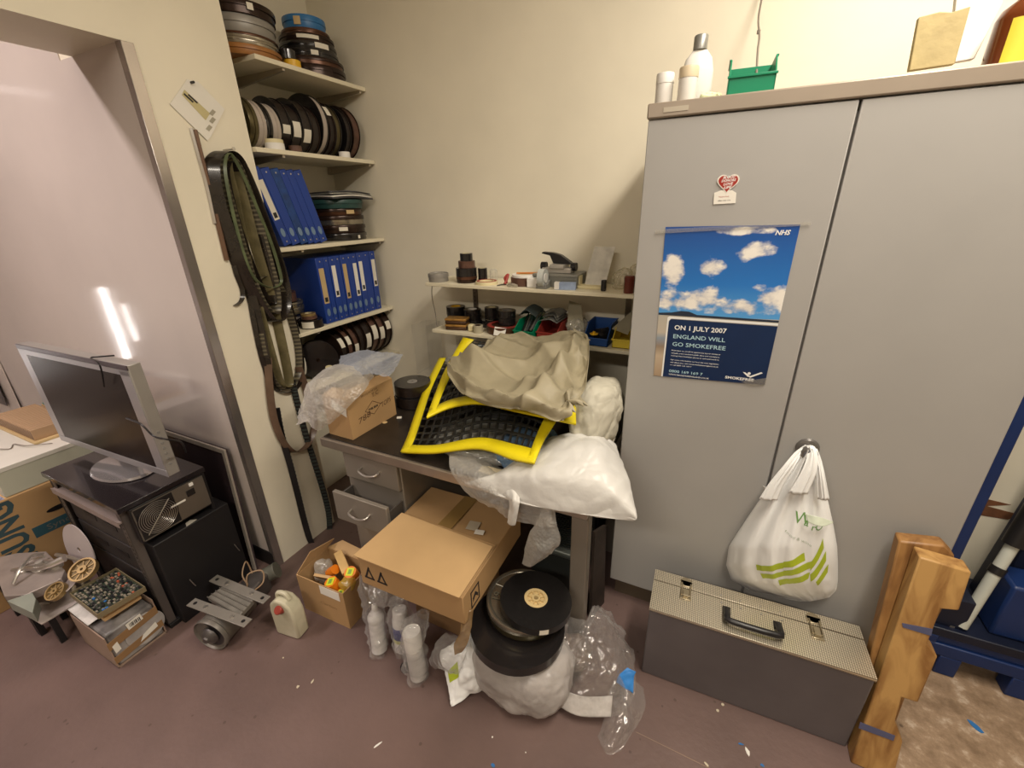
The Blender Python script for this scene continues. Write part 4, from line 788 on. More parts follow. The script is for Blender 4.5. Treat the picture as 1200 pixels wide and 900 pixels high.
# black tower standing beside the rack
tw = MB().b2((-2.03, .565, 0), (-1.847+.002, .862, .415)).build('lower_case', blackmatte_m, rack, bevel=.004)
MB().prism([(-1.846, .69, .4155), (-1.87, .70, .4155), (-1.875, .72, .4155), (-1.852, .735, .4155), (-1.848, .715, .4155)], (0, 0, .001)).build('torn_tape', mat('pale_torn_tape', (.45, .42, .36), .5), tw)
for y, z_ in ((.64, .14), (.84, .16)): MB().tube([(-1.840, y-.008, z_+.045), (-1.838, y, z_+.01), (-1.838, y+.003, z_)], .002, 6).build('catch', steel_m, tw)
# television
tv = thing('television', 'silver flat television with a dark screen tilted back on the black rack', 'television', (-2.165, .676, RZ), radians(2.1))
TW, TH, TD, TZ = .775, .447, .042, .062
silv = mat('silver_bezel', (.40, .39, .41), .3, metal=.5, var=.04); dkb = mat('dark_purple_bezel', (.06, .045, .055), .3)
MB().b2((-TW/2, -TD/2, TZ), (TW/2, TD/2, TZ+TH)).build('housing', mat('silver_housing', (.36, .34, .32), .35, metal=.4, var=.04), tv, local=True, bevel=.004)
y = -TD/2-.002
for xa, xb in ((-TW/2+.002, -TW/2+.055), (TW/2-.058, TW/2-.002)): MB().b2((xa, y, TZ+.03), (xb, -TD/2+.001, TZ+TH-.022)).build('side_bezel', silv, tv, local=True, bevel=.001)
MB().b2((-TW/2, y-.001, TZ+TH-.018), (TW/2, -TD/2+.001, TZ+TH-.001)).build('top_strip', dkb, tv, local=True)
MB().b2((-TW/2+.002, y, TZ+TH-.040), (TW/2-.002, -TD/2+.001, TZ+TH-.020)).build('top_bezel', silv, tv, local=True)
MB().b2((-TW/2, y, TZ), (TW/2, -TD/2+.001, TZ+.028)).build('bottom_bezel', silv, tv, local=True, bevel=.001)
scr = MB().b2((-TW/2+.055, y+.0005, TZ+.030), (TW/2-.058, -TD/2+.001, TZ+TH-.040)).build('screen', mat('dark_glossy_screen', (.016, .011, .010), .25, var=.1, spec=.18), tv, local=True)
b = MB()
for k in range(7): b.cyl((TW/2, -TD/2+.018, TZ+.05+k*.022), (TW/2+.003, -TD/2+.018, TZ+.05+k*.022), .005, 12)
b.build('buttons', mat('grey_button', (.22, .21, .2), .4), tv, local=True)
MB().lathe([(.155, 0), (.158, .003), (.150, .011), (.05, .016), (0, .017)], (.02, .0, .001), n=56, sy=.62).build('stand_base', mat('shiny_silver_stand', (.48, .46, .47), .13, metal=.75, var=.04), tv, local=True)
MB().prism([(-.05, .012, .014), (.09, .012, .014), (.075, .012, .11), (-.035, .012, .11)], (0, .02, 0)).build('stand_neck', silv, tv, local=True, bevel=.003)
MB().tube([onp(122, 453, (0, .646, 0), YV), onp(117, 428, (0, .640, 0), YV), (-1.975, .655, 1.142), (-1.95, .668, 1.146), (-1.93, .705, 1.142)], .0028, 8, smooth=5).build('cable', black_m, tv)
cb = MB().tube([onp(148, 490, (0, .640, 0), YV), onp(165, 497, (0, .634, 0), YV), onp(180, 511, (0, .636, 0), YV), onp(196, 515, (0, .645, 0), YV), onp(212, 518, (0, .70, 0), YV), onp(218, 530, (0, .76, 0), YV)], .0032, 8, smooth=5); cb.build('cable', black_m, tv)
# leaning framed whiteboard panel behind
pn = thing('framed_board', 'black-faced board in a pale metal frame leaning on the side room wall', 'board', (-2.1, .92, 0))
A, B_ = Vector((-1.835, .895, 0.005)), Vector((-1.845, .928, .655)); W_ = .62
n_ = (B_-A).cross(XV).normalized(); n_ = -n_ if n_.y > 0 else n_
def bq(x0, x1, t0, t1, off, th, m, nm):
    c = [A.lerp(B_, t0)+XV*x0, A.lerp(B_, t0)+XV*x1, A.lerp(B_, t1)+XV*x1, A.lerp(B_, t1)+XV*x0]; return MB().prism([q+n_*off for q in c], n_*th).build(nm, m, pn, bevel=.001)
fm = mat('pale_grey_frame', (.42, .38, .33), .35, metal=.4, var=.06)
bq(-W_, 0, 0, 1, -.0, .008, mat('dark_board_face', (.045, .032, .036), .25, var=.15), 'panel')
bq(-.022, 0, 0, 1, .008, .008, fm, 'frame'); bq(-W_, -.022, .967, 1, .008, .008, fm, 'frame'); bq(-W_, -W_+.022, 0, .967, .008, .008, fm, 'frame')
bq(-.032, -.028, .0, .95, .008, .002, fm, 'inner_line')
# big monitor carton with lettering
cx = -2.65
sb = thing('monitor_carton', 'big brown carton with grey-blue capital letters left of the black rack', 'cardboard box', (-2.95, .48, 0))
MB().b2((-3.25, .16, 0), (cx, .765, .487)).build('carton', card_m, sb, bevel=.003)
MB().b2((-3.245, .17, .4875), (cx-.003, .76, .489)).build('top_flaps', card2_m, sb)
ptx = mat('blue_grey_print', (.035, .07, .085), .6, var=.1)
text_mb('SAMSUNG', (cx+.0012, .425, .004), (0, .02, 1), (0, -1, .02), .09, .475, 0, bold=.03).build('lettering', ptx, sb)
MB().b2((cx, .45, .256), (cx+.001, .745, .309)).build('label_band', mat('teal_print', (.03, .09, .12), .6), sb)
text_mb('SyncMaster', (cx+.0016, .493, .270), (0, 1, 0), ZV, .027, .21, .0003).build('lettering', mat('grey_print', (.16, .15, .13), .6), sb)
MB().prism([Vector((cx+.0008, .56+.045*cos(a), .354+.012*sin(a))) for a in [2*pi*i/24 for i in range(24)]], (.0006, 0, 0)).build('hand_hole', black_m, sb)
MB().prism([(cx-.004, .32, .489), (cx-.004, .425, .489), (cx-.065, .425, .489), (cx-.065, .32, .489)], (0, 0, .0008)).build('blue_label', mat('blue_white_label', (.25, .27, .4), .5, var=.6, scale=60), sb)
wb = thing('white_carton', 'flat pale grey-white box on top of the lettered brown carton', 'box', (-2.92, .64, .49))
MB().b2((-3.34, .43, .4905), (-2.655, .848, .616)).build('box_body', mat('pale_greenish_white_box', (.50, .50, .41), .5, var=.04), wb, bevel=.003)
MB().b2((-3.34, .427, .604), (-2.652, .851, .625)).build('lid', mat('off_white_box_lid', (.66, .64, .58), .5, var=.04), wb, bevel=.002)
zt = .6255
tag(MB().b2((-3.24, .61, zt), (-2.78, .785, zt+.012)).build('tray', tan_m, bevel=.002), 'tan tray holding the row of brown cases', 'tray')
cs0 = None
for k in range(19):
    x = -3.21+k*.0225
    if cs0 is None:
        cs0 = MB().box((0, 0, .027), (.0145, .155, .054)).build('cassette_case', mat('tan_case', (.40, .26, .15), .5), bevel=.002); MB().box((0, -.0778, .027), (.010, .001, .042)).build('spine_label', mat('dark_case_spine', (.10, .06, .045), .5), cs0, local=True); o = cs0
    else: o = copy_tree(cs0)
    o.location = (x, .697, zt+.0125); o.rotation_euler = (0, 0, radians(-4)); tag(o, 'thin tan cassette case standing in the row on the pale box', 'cassette case', 'row of tan cases behind the television')
tag(MB().b2((-3.20, .79, zt), (-2.78, .846, zt+.058)).build('flat_carton', card2_m, bevel=.003), 'pale brown carton behind the row of cases', 'box')
tag(MB().b2((-3.18, .792, zt+.0585), (-2.80, .843, zt+.072)).build('green_book', mat('teal_book', (.06, .20, .16), .5), bevel=.002), 'teal-green flat book on the carton behind the cases', 'book')
tag(MB().tube([(-3.08, .47, zt+.004), (-2.95, .49, zt+.014), (-2.84, .54, zt+.004), (-2.88, .57, zt+.004), (-2.78, .585, zt+.012), (-2.72, .65, zt+.004)], .0022, 6, smooth=6).build('thin_cable', mat('grey_cable', (.2, .17, .14))), 'thin loose cable lying on the pale box', 'cable')
pc = thing('picture_panel', 'pale panel with a printed dark picture at the far left edge', 'picture', (-3.9, .93, 0))
MB().prism([(-4.9, .915, 0), (-4.16, .915, 0), (-4.16, .935, .80), (-4.9, .935, .80)], (0, .006, 0)).build('board', mat('pale_panel', (.6, .52, .46), .4), pc)
MB().prism([(-4.9, .908, .42), (-4.3, .908, .42), (-4.3, .914, .62), (-4.55, .917, .70), (-4.9, .917, .72)], (0, .003, 0)).build('print', mat('dark_photo_print', (.10, .08, .075), .4, var=.7, scale=7), pc)

# ---- floor clutter, left: film rewinder on a plate, disc, spools, boards
alug = mat('worn_grey_casting', (.36, .31, .285), .42, metal=.45, var=.15, scale=10, bump=.15)
rw = thing('film_rewinder', 'worn grey metal film rewinder with cranks lying on the floor at far left', 'film rewinder', (-2.5, .36, 0))
def slab(P, th, m, name, par, bev=.002): return MB().prism([Vector(p) for p in P], (0, 0, -th)).build(name, m, par, bevel=bev)
z = .26
slab([onz(-12, 655, z), onz(5, 699, z), onz(30, 697, z), onz(72, 678, z), onz(76, 668, z), onz(54, 646, z), onz(20, 648, z)], .035, alug, 'plate', rw)
a = onz(8, 690, z); b_ = onz(60, 685, z)
for x_, y_ in ((-2.57, .285), (-2.36, .285), (-2.36, .36)): MB().b2((x_-.01, y_-.01, 0), (x_+.01, y_+.01, z-.034)).build('leg', black_m, rw)
slab([onz(8, 704, .262), onz(38, 718, .262), onz(42, 702, .262), onz(38, 694, .262)], .05, mat('pale_green_grey', (.25, .27, .23), .4), 'side_cover', rw)
c = onz(38, 672, z)
MB().tube([c+Vector((-.08, -.03, .012)), c+Vector((-.02, 0, .02)), c+Vector((.06, .03, .035)), c+Vector((.10, .08, .05))], .012, 10, smooth=4, rad=lambda t: .007+.008*t).build('crank_arm', steel_m, rw)
MB().lathe([(.0, 0), (.028, 0), (.03, .008), (.02, .02), (.012, .022), (.012, .035), (0, .036)], c+Vector((.0, .03, 0)), n=24).lathe([(0, 0), (.018, 0), (.02, .01), (.01, .018), (0, .02)], c+Vector((-.05, -.01, 0)), n=20).lathe([(0, 0), (.02, 0), (.022, .012), (.012, .03), (0, .03)], c+Vector((.05, .06, 0)), n=20).build('gear_hubs', alu_m, rw)
MB().tube([c+Vector((.02, -.06, .01)), c+Vector((.0, -.02, .045)), c+Vector((-.04, .03, .05)), c+Vector((-.05, .06, .03))], .006, 8, smooth=4).tube([c+Vector((-.09, .0, .008)), c+Vector((-.06, .04, .02)), c+Vector((.0, .05, .045))], .005, 8, smooth=4).build('lever', steel_m, rw)
# arm carrying the brass spools
p1, p2 = onz(75, 655, .262), onz(112, 660, .262)
MB().hexa([onz(70, 690, .235), onz(78, 694, .235), onz(108, 664, .235), onz(98, 660, .235), onz(70, 690, .262), onz(78, 694, .262), onz(108, 664, .262), onz(98, 660, .262)]).build('arm', alug, rw, bevel=.003)
MB().tube([onz(66, 650, 0.270), onz(84, 654, 0.280), onz(100, 660, 0.280)], .008, 10, smooth=4).build('spindle', steel_m, rw)
brass = mat('aged_brass_spool', (.34, .23, .10), .4, metal=.4, var=.25, scale=12)
def spoked(c, ax, r, w_, lb, nm='brass_spool'):
    t = thing(nm, lb, 'spool', tuple(c)); ax = Vector(ax).normalized(); q = ZV.rotation_difference(ax).to_matrix()
    MB().ring(c-ax*w_/2, ax, r*.86, r, w_, 36).build('rim', brass, t); MB().ring(c-ax*w_/2, ax, r*.12, r*.34, w_*1.1, 24).build('hub', brass, t)
    b = MB()
    for k in range(10):
        a = 2*pi*k/10; d = q@Vector((cos(a), sin(a), 0)); R = Matrix((d, ax.cross(d), ax)).transposed(); b.box(c+d*r*.6, (r*.55, .004, w_*.4), R)
    b.build('spoke', brass, t); MB().lathe([(r*.86, -.001), (r*.86, .001), (r*.3, .001), (r*.3, -.001)], c, ax, 36, closed=True).build('web', mat('brass_web_dark', (.16, .11, .05), .5, metal=.4), t); return t
spoked(onz(98, 668, 0.30), (.30, -.40, .87), .046, .022, 'large brass-coloured spoked spool in front of the white disc')
spoked(onz(66, 693, .262), (.2, -.5, .85), .034, .02, 'smaller brown spool lying on the rewinder arm, lower left')
# white disc leaning
dc = ony(93, 644, .488); ax = Vector((.05, -.985, .14)).normalized()
tag(MB().lathe([(.118, -.002), (.118, .002), (.012, .002), (.012, -.002)], dc, ax, 56, closed=True).build('metal_disc', mat('pale_lilac_disc', (.48, .42, .41), .4, var=.05)), 'large plain pale disc leaning on the rack behind the brass spool', 'disc')
# low plate on legs (table)
lt = thing('low_plate_stand', 'pale square plate on black legs, front left on the floor', 'stand', (-2.28, .34, 0))
zp = .14
slab([onz(26, 718, zp), onz(48, 731, zp), onz(118, 690, zp), onz(92, 676, zp), onz(60, 690, zp)], .008, mat('pale_grey_plate', (.45, .39, .36), .45, var=.08), 'plate', lt)
for u, v in ((58, 724), (34, 716), (104, 690)):
    p = onz(u, v, zp-.008); MB().b2((p.x-.01, p.y-.008, 0), (p.x+.01, p.y+.012, zp-.008)).build('leg', black_m, lt)
pb = onz(50, 705, zp); MB().box((pb.x, pb.y, zp+.006), (.09, .035, .01), (0, 0, .5)).build('bracket', alu_m, lt, bevel=.001)
for i, (u, v, r) in enumerate(((88, 685, .02), (97, 680, .018), (90, 696, .012))):
    p = onz(u, v, zp+.02); MB().lathe([(r, 0), (r*1.05, .006), (r*.6, .02), (r*.5, .03), (0, .032)], (p.x, p.y, zp), n=18).build('bearing', steel_m, lt)
# circuit board on a stack in a carton
db = thing('disc_carton', 'open-sided carton packed with wrapped discs and barcode labels, front left', 'cardboard box', (-2.0, .43, 0))
x0, x1, y0, y1, h = -2.13, -1.872, .340, .508, .185
MB().b2((x0, y0, 0), (x1, y1, .004)).b2((x0, y0+.003, 0), (x0+.004, y1, h)).b2((x0, y1-.004, 0), (x1, y1, h)).b2((x0, y0, 0), (x1, y0+.004, h*.85)).build('carton', mat('dusty_brown_card', (.30, .21, .16), .8, var=.12), db)
for za, zb in ((.115, .15), (.045, .075)): MB().prism([(x1, y0, za-.02), (x1, y1, za), (x1, y1, zb), (x1, y0, zb-.02)], (.0025, 0, 0)).build('packing_tape', cardd_m, db)
MB().b2((x0+.006, y0+.006, .005), (x1-.003, y1-.006, .165)).build('wrapped_discs', mat('dark_wrapped_discs', (.06, .055, .055), .25, var=.5, scale=8, col2=(.45, .42, .41)), db, bevel=.008)
MB().cyl((x1-.004, y0+.115, .085), (x1+.0012, y0+.115, .085), .066, 40).build('disc_pack', mat('clear_grey_disc_pack', (.36, .34, .33), .25, var=.3, scale=14), db)
MB().prism([(x1+.003, y0+.07, .128), (x1+.003, y0+.12, .135), (x1+.003, y0+.117, .165), (x1+.003, y0+.067, .158)], (.0008, 0, 0)).build('barcode_label', paper_m, db)
b = MB()
for k in range(9): b.b2((x1+.0038, y0+.077+k*.004, .136), (x1+.0042, y0+.0785+k*.004+.0008*(k % 3), .154))
b.build('barcode', ink_m, db)
MB().prism([(x1+.003, y0+.085, .045), (x1+.003, y0+.15, .06), (x1+.003, y0+.148, .085), (x1+.003, y0+.10, .068)], (.0008, 0, 0)).build('barcode_label', paper_m, db)
MB().prism([(x1+.0, y0+.012, .07), (x1+.0, y0+.03, .075), (x1+.0, y0+.028, .115), (x1+.0, y0+.01, .108)], (.003, 0, 0)).build('barcode_label', paper_m, db)
tag(MB().grid(net([[(x0+.01, y0-.0, h+.004), (x0+.08, y0+.0, h-.002), (x0+.16, y0+.0, h-.006)], [(x0+.0, y0+.07, h+.008), (x0+.08, y0+.08, h+.008), (x0+.17, y0+.07, h+.004)], [(x0+.01, y1-.01, h+.004), (x0+.09, y1, h+.01), (x0+.18, y1, h+.006)]]), 10, 10).build('printed_sheet', mat('printed_white_sheet', (.62, .60, .58), .5, var=.2, scale=30), solid=.001), 'curled white printed sheet over the disc carton', 'paper')
pcb = thing('circuit_board', 'crowded electronic circuit board lying on top of the disc carton', 'circuit board', (-2.0, .435, .240), 0, rot=(radians(-3), radians(-3), radians(-2)))
tag(MB().box((-2.0, .435, .211), (.20, .12, .028), (0, 0, -.05)).build('spacer_carton', card2_m, bevel=.003), 'flat brown carton under the crowded circuit board', 'box')
MB().b2((-.118, -.072, -.002), (.118, .072, .0015)).build('board', mat('dark_green_board', (.03, .045, .03), .4, var=.2), pcb, local=True)
MB().b2((-.12, -.075, -.010), (.12, -.072, .012)).b2((-.12, .072, -.010), (.12, .075, .012)).b2((-.122, -.075, -.010), (-.119, .075, .012)).b2((.119, -.075, -.010), (.122, .075, .012)).build('frame', mat('brass_edge', (.30, .25, .15), .4, metal=.5), pcb, local=True)
cm = [mat('chip_black', (.02, .02, .022), .3), mat('cap_silver', (.25, .24, .22), .3, metal=.6), mat('cap_blue', (.03, .14, .42), .3), mat('cap_orange', (.40, .10, .05), .4), mat('part_beige', (.25, .22, .17), .4)]
r9 = random.Random(5)
cmb = MB()
for i in range(17):
    for j in range(12):
        x = -.108+i*.0135+r9.uniform(-.003, .003); y = -.064+j*.0115+r9.uniform(-.003, .003); k = r9.choice((0, 0, 0, 1, 1, 4, 4, 3 if j > 8 else 0, 2 if j < 4 and i > 6 else 4))
        hh = r9.uniform(.004, .012)
        if k in (1, 2): cmb.lathe([(.0045, .0015), (.0045, hh), (0, hh)], (x, y, 0), n=8, mi=k)
        else: cmb.b2((x-.005, y-.003, .0015), (x+.005, y+.0035, hh*.8), mi=k)
tag(cmb.build('components', cm, pcb, local=True), kind='stuff')
# electric motor
mt = thing('electric_motor', 'grey electric motor with two drilled straps lying on the floor by the rack', 'motor', (-1.62, .6, 0))
ga = mat('motor_grey', (.17, .155, .135), .45, metal=.35, var=.15, scale=12)
e1, e2 = Vector((-1.612, .548, .074)), Vector((-1.65, .70, .074)); axm = (e2-e1).normalized()
MB().lathe([(.012, -.026), (.014, -.02), (.022, -.016), (.034, -.006), (.036, .0)], e1, axm, 36).build('end_cap', mat('motor_dark_cap', (.10, .09, .085), .4, metal=.5), mt)
MB().lathe([(.054, .004), (.067, .004), (.071, -.004), (.073, 0), (.073, .012), (.069, .016), (.069, .09), (.062, .098), (0, .098)], e1, axm, 44).build('body', ga, mt)
MB().cyl(e1+axm*.004, e1+axm*.006, .057, 36).build('end_plate', black_m, mt)
c = e1+axm*.13
Rm = Matrix((XV, Vector((0, 1, 0)), ZV)).transposed(); az = atan2(axm.y, axm.x); Rz = Matrix.Rotation(az-pi/2, 3, 'Z')
MB().lathe([(.0, -.03), (.058, -.03), (.062, -.024), (.062, .03), (.055, .036), (0, .036)], e1+axm*.145+Vector((.0, 0, -.0)), axm, 8).build('gearbox', ga, mt, bevel=.006)
MB().box(e1+axm*.235+Vector((0, 0, .0)), (.09, .10, .09), Rz).build('terminal_box', mat('motor_dark_cap', (.10, .09, .085)), mt, bevel=.012, segs=3)
MB().lathe([(.03, 0), (.034, .004), (.034, .05), (.036, .054), (.036, .06), (0, .06)], Vector((-1.675, .83, .085)), (.5, .5, .25), 28).build('valve_drum', mat('drum_grey_green', (.16, .16, .13), .4, metal=.4), mt)
MB().tube([(-1.65, .74, .12), (-1.655, .76, .17), (-1.62, .80, .17), (-1.60, .78, .13), (-1.59, .72, .135)], .003, 8, smooth=6).tube([(-1.70, .80, .10), (-1.72, .80, .18), (-1.70, .76, .15), (-1.66, .75, .12)], .003, 8, smooth=6).build('wiring', mat('tan_wire', (.30, .2, .12), .5), mt)
for i, (u0, v0, u1, v1) in enumerate(((224, 706, 291, 731), (250, 678, 313, 704))):
    zz = .148; a = onz(u0, v0, zz); b_ = onz(u1, v1, zz); d = (b_-a).normalized(); s_ = d.cross(ZV)*.019
    st = MB().prism([a-s_, b_-s_, b_+s_, a+s_], (0, 0, .005)).build('mounting_strap', mat('strap_grey', (.27, .25, .22), .4, metal=.4, var=.1), mt, bevel=.001)
    for t_ in (.08, .27, .73, .92): q = a.lerp(b_, t_); MB().lathe([(.0075, .005), (.0075, .008 if t_ in (.27, .73) else .0056), (0, .008 if t_ in (.27, .73) else .0056)], q, (0, 0, 1), 12).build('bolt', steel_m if t_ in (.27, .73) else black_m, st)
a, b_, c_, d_ = onz(243, 700, .146), onz(287, 715, .146), onz(300, 705, .146), onz(262, 686, .146)
MB().prism([a, onz(280, 722, .146), onz(299, 701, .146), onz(262, 686, .146)], (0, 0, -.02)).build('ribbed_plate', mat('ribbed_plate_grey', (.24, .225, .195), .45, metal=.35, var=.2, scale=20), mt, bevel=.002)
rb = MB()
for k in range(5):
    t_ = k/4; p, q = a.lerp(onz(262, 686, .146), t_), onz(280, 722, .146).lerp(onz(299, 701, .146), t_); d = (q-p).normalized(); s_ = d.cross(ZV)*.0015; rb.prism([p-s_, q-s_, q+s_, p+s_], (0, 0, .005))
rb.build('rib', ga, mt)
# jerry can
jc = thing('jerry_can', 'dirty cream plastic jerry can with a red cap standing on the floor', 'jerry can', (-1.395, .735, 0), radians(8))
def jcs(u, v):
    pass
prof = [(x*1.12, z_*1.22) for x, z_ in [(-.045, 0), (.045, 0), (.052, .008), (.052, .105), (.044, .135), (.018, .158), (-.018, .158), (-.044, .135), (-.052, .105), (-.052, .008)]]
MB().prism([(x, -.03, z_) for x, z_ in prof], (0, .06, 0)).build('body', mat('dirty_cream_plastic', (.50, .47, .33), .4, var=.15, scale=9, col2=(.62, .58, .44)), jc, local=True, bevel=.009, segs=4)
MB().lathe([(.016, 0), (.017, .006), (.017, .022), (.014, .026), (0, .026)], (.004, -.024, .148), (0, -.75, .65), 24).build('cap', mat('dull_red_cap', (.30, .045, .03), .45, var=.2), jc, local=True)
MB().tube([(-.03, .0, .18), (-.022, 0, .205), (.012, 0, .21), (.03, 0, .185)], .009, 10, smooth=5).build('handle', mat('dirty_cream_plastic', (.50, .47, .33)), jc, local=True)

# ================================================================== SUITCASE, TIMBERS, MACHINE
sc_ = thing('flight_case', 'long grey case with a checker-plate metal top, two latches and a black handle', 'case', (.247, 1.262, 0), radians(2.2))
LX, LYd, LH = .316, .092, .325
fibre = mat('grey_fibreboard', (.12, .105, .11), .5, var=.12, scale=5, bump=.05, bscale=20)
def checker():
    m = mat('checker_plate', (.50, .45, .37), .35, metal=.8, var=.06)
    nt = m.node_tree; N = nt.nodes.new; L = nt.links.new; b = nt.nodes['Principled BSDF']
    tc = N('ShaderNodeTexCoord'); mp = N('ShaderNodeMapping'); mp.inputs['Rotation'].default_value = (0, 0, radians(45)); L(tc.outputs['Object'], mp.inputs[0])
    ck = N('ShaderNodeTexChecker'); ck.inputs['Scale'].default_value = 230; ck.inputs['Color1'].default_value = (.86, .79, .64, 1); ck.inputs['Color2'].default_value = (.34, .30, .23, 1); L(mp.outputs[0], ck.inputs['Vector'])
    L(ck.outputs['Color'], b.inputs['Base Color']); bp = N('ShaderNodeBump'); bp.inputs['Strength'].default_value = .5; bp.inputs['Distance'].default_value = .002
    L(ck.outputs['Fac'], bp.inputs['Height']); L(bp.outputs[0], b.inputs['Normal']); return m
chk = checker()
MB().b2((-LX+.002, -LYd+.002, 0), (LX-.002, LYd-.002, LH-.006)).build('body', fibre, sc_, local=True, bevel=.004)
MB().b2((-LX, -LYd, LH-.006), (LX, LYd*.42, LH)).b2((-LX, -LYd-.0005, LH-.012), (LX, -LYd+.002, LH)).build('front_top_plate', chk, sc_, local=True, bevel=.001)
MB().b2((-LX, LYd*.42+.003, LH-.006), (LX, LYd, LH+.001)).build('lid_top_plate', chk, sc_, local=True, bevel=.001)
for x in (-.205, .185):
    lt_ = MB().b2((x-.018, LYd*.42-.052, LH+.001), (x+.018, LYd*.42-.006, LH+.004)).b2((x-.020, LYd*.42+.008, LH+.001), (x+.020, LYd*.42+.034, LH+.004)).lathe([(.02, 0), (.02, .003), (0, .003)], (x, LYd*.42+.03, LH+.001), n=20).build('latch', mat('brass_nickel', (.42, .36, .25), .3, metal=.8), sc_, local=True, bevel=.001)
    MB().tube([(x-.014, LYd*.42+.02, LH+.006), (x-.014, LYd*.42-.04, LH+.010), (x+.014, LYd*.42-.04, LH+.010), (x+.014, LYd*.42+.02, LH+.006)], .0022, 6).b2((x-.008, LYd*.42-.045, LH+.004), (x+.008, LYd*.42-.012, LH+.011)).build('latch_lever', steel_m, lt_, local=True) if False else MB().tube([(x-.014, LYd*.42+.02, LH+.006), (x-.014, LYd*.42-.04, LH+.010), (x+.014, LYd*.42-.04, LH+.010), (x+.014, LYd*.42+.02, LH+.006)], .0022, 6).b2((x-.008, LYd*.42-.045, LH+.004), (x+.008, LYd*.42-.012, LH+.011)).build('lever', mat('brass_nickel', (.42, .36, .25)), lt_, local=True)
hm = black_m
MB().tube([(-.075, -.005, LH+.006), (-.076, -.040, LH+.016), (-.064, -.062, LH+.019), (.064, -.062, LH+.019), (.076, -.040, LH+.016), (.075, -.005, LH+.006)], .0105, 12, smooth=3).build('handle', hm, sc_, local=True)
b = MB()
for x in (-.075, .075): b.b2((x-.012, -.022, LH), (x+.012, .006, LH+.006))
b.build('handle_mount', black_m, sc_, local=True)
b = MB()
for x in (-.09, -.03, .03, .09): 
    for y in (.022, .055): b.lathe([(.004, 0), (.003, .0015), (0, .002)], (x, y, LH+.001), n=10)
b.build('rivets', steel_m, sc_, local=True)
# timbers leaning on the cabinet
wood_m = None
def wood(name, c1, c2):
    m = mat(name, c1, .45, var=.1); nt = m.node_tree; N = nt.nodes.new; L = nt.links.new; b = nt.nodes['Principled BSDF']
    tc = N('ShaderNodeTexCoord'); mp = N('ShaderNodeMapping'); mp.inputs['Scale'].default_value = (14, 14, 1.6); L(tc.outputs['Object'], mp.inputs[0])
    nz = N('ShaderNodeTexNoise'); nz.inputs['Scale'].default_value = 1.6; nz.inputs['Detail'].default_value = 6; nz.inputs['Distortion'].default_value = .6; L(mp.outputs[0], nz.inputs['Vector'])
    cr_ = N('ShaderNodeValToRGB'); cr_.color_ramp.elements[0].color = (*c1, 1); cr_.color_ramp.elements[1].color = (*c2, 1); cr_.color_ramp.elements[0].position = .36; cr_.color_ramp.elements[1].position = .62
    L(nz.outputs['Fac'], cr_.inputs[0]); L(cr_.outputs[0], b.inputs['Base Color']); return m
tim = wood('varnished_timber', (.24, .115, .035), (.46, .27, .095)); tim2 = wood('dark_varnished_timber', (.15, .065, .02), (.32, .165, .055))
pl0, pln = Vector((.6, 1.14, 0)), Vector((0, 1, -.26)).normalized()
t = thing('timber_block', 'thick varnished timber block with notches cut in its right edge, leaning on the cabinet', 'timber', (.62, 1.17, 0))
out = [onp(u, v, pl0, pln) for u, v in ((998, 889), (1051, 899), (1058, 870), (1049, 846), (1057, 818), (1076, 824), (1099, 770), (1087, 755), (1103, 714), (1124, 716), (1139, 671), (1078, 653))]
for q in out[:2]: q.z = 0
out[0].y = out[1].y = 1.14
MB().prism(out, (0.0, .05, .0)).build('block', tim, t, bevel=.004)
fl = mat('blue_grey_paint_stripe', (.08, .085, .16), .6, var=.1)
for pq in (((1008, 846), (1049, 862), (1047, 868), (1006, 853)), ((1057, 730), (1093, 737), (1091, 745), (1058, 735))):
    MB().prism([onp(u, v, pl0-Vector((0, .0012, 0)), pln) for u, v in pq], (0, -.0008, 0)).build('paint_stripe', fl, t)
t2 = thing('timber_block', 'darker second timber block behind the notched one, leaning on the cabinet', 'timber', (.57, 1.24, 0))
pl2 = Vector((.6, 1.193, 0))
out = [onp(u, v, pl2, pln) for u, v in ((1003, 838), (1040, 850), (1090, 742), (1118, 690), (1119, 652), (1108, 640), (1054, 634))]
out[0] = Vector((out[0].x, 1.195, 0.0)); out[1] = Vector((out[1].x+.01, 1.195, 0.0))
MB().prism(out, (0, .045, 0)).build('block', tim2, t2, bevel=.005)
# blue lifting machine at the right
bl = mat('dark_blue_machine_paint', (.008, .027, .115), .4, var=.12); bld = mat('blue_black_steel', (.006, .010, .028), .45, var=.3)
mc = thing('lifting_machine', 'dark blue steel lifting machine standing on the bare concrete at the right edge', 'machine', (1.1, 1.72, 0))
def hx(x0, x1, y0, y1, z0, z1, nm, m=bl, bev=.004): return MB().b2((x0, y0, z0), (x1, y1, z1)).build(nm, m, mc, bevel=bev)
hx(.835, 1.75, 1.60, 1.66, .085, .135, 'base_beam'); hx(.835, 1.75, 1.86, 1.92, .085, .135, 'base_beam')
hx(.835, 1.75, 1.60, 1.93, .17, .205, 'base_plate', bld); hx(.835, .87, 1.60, 1.92, .135, .17, 'base_rib'); hx(.84, 1.75, 1.61, 1.64, .135, .17, 'base_rib')
for x in (.895, 1.085, 1.5): hx(x, x+.06, 1.60, 1.66, 0, .085, 'foot'); hx(x, x+.06, 1.86, 1.92, 0, .085, 'foot')
hx(.815, .868, 1.67, 1.70, .205, 1.9, 'column')
hx(.85, .93, 1.62, 1.72, .205, .33, 'end_bracket', bld)
a, b_ = onz(1128, 733, .21), ony(1175, 640, 1.66); a = Vector((a.x, min(a.y, 1.66), .21))
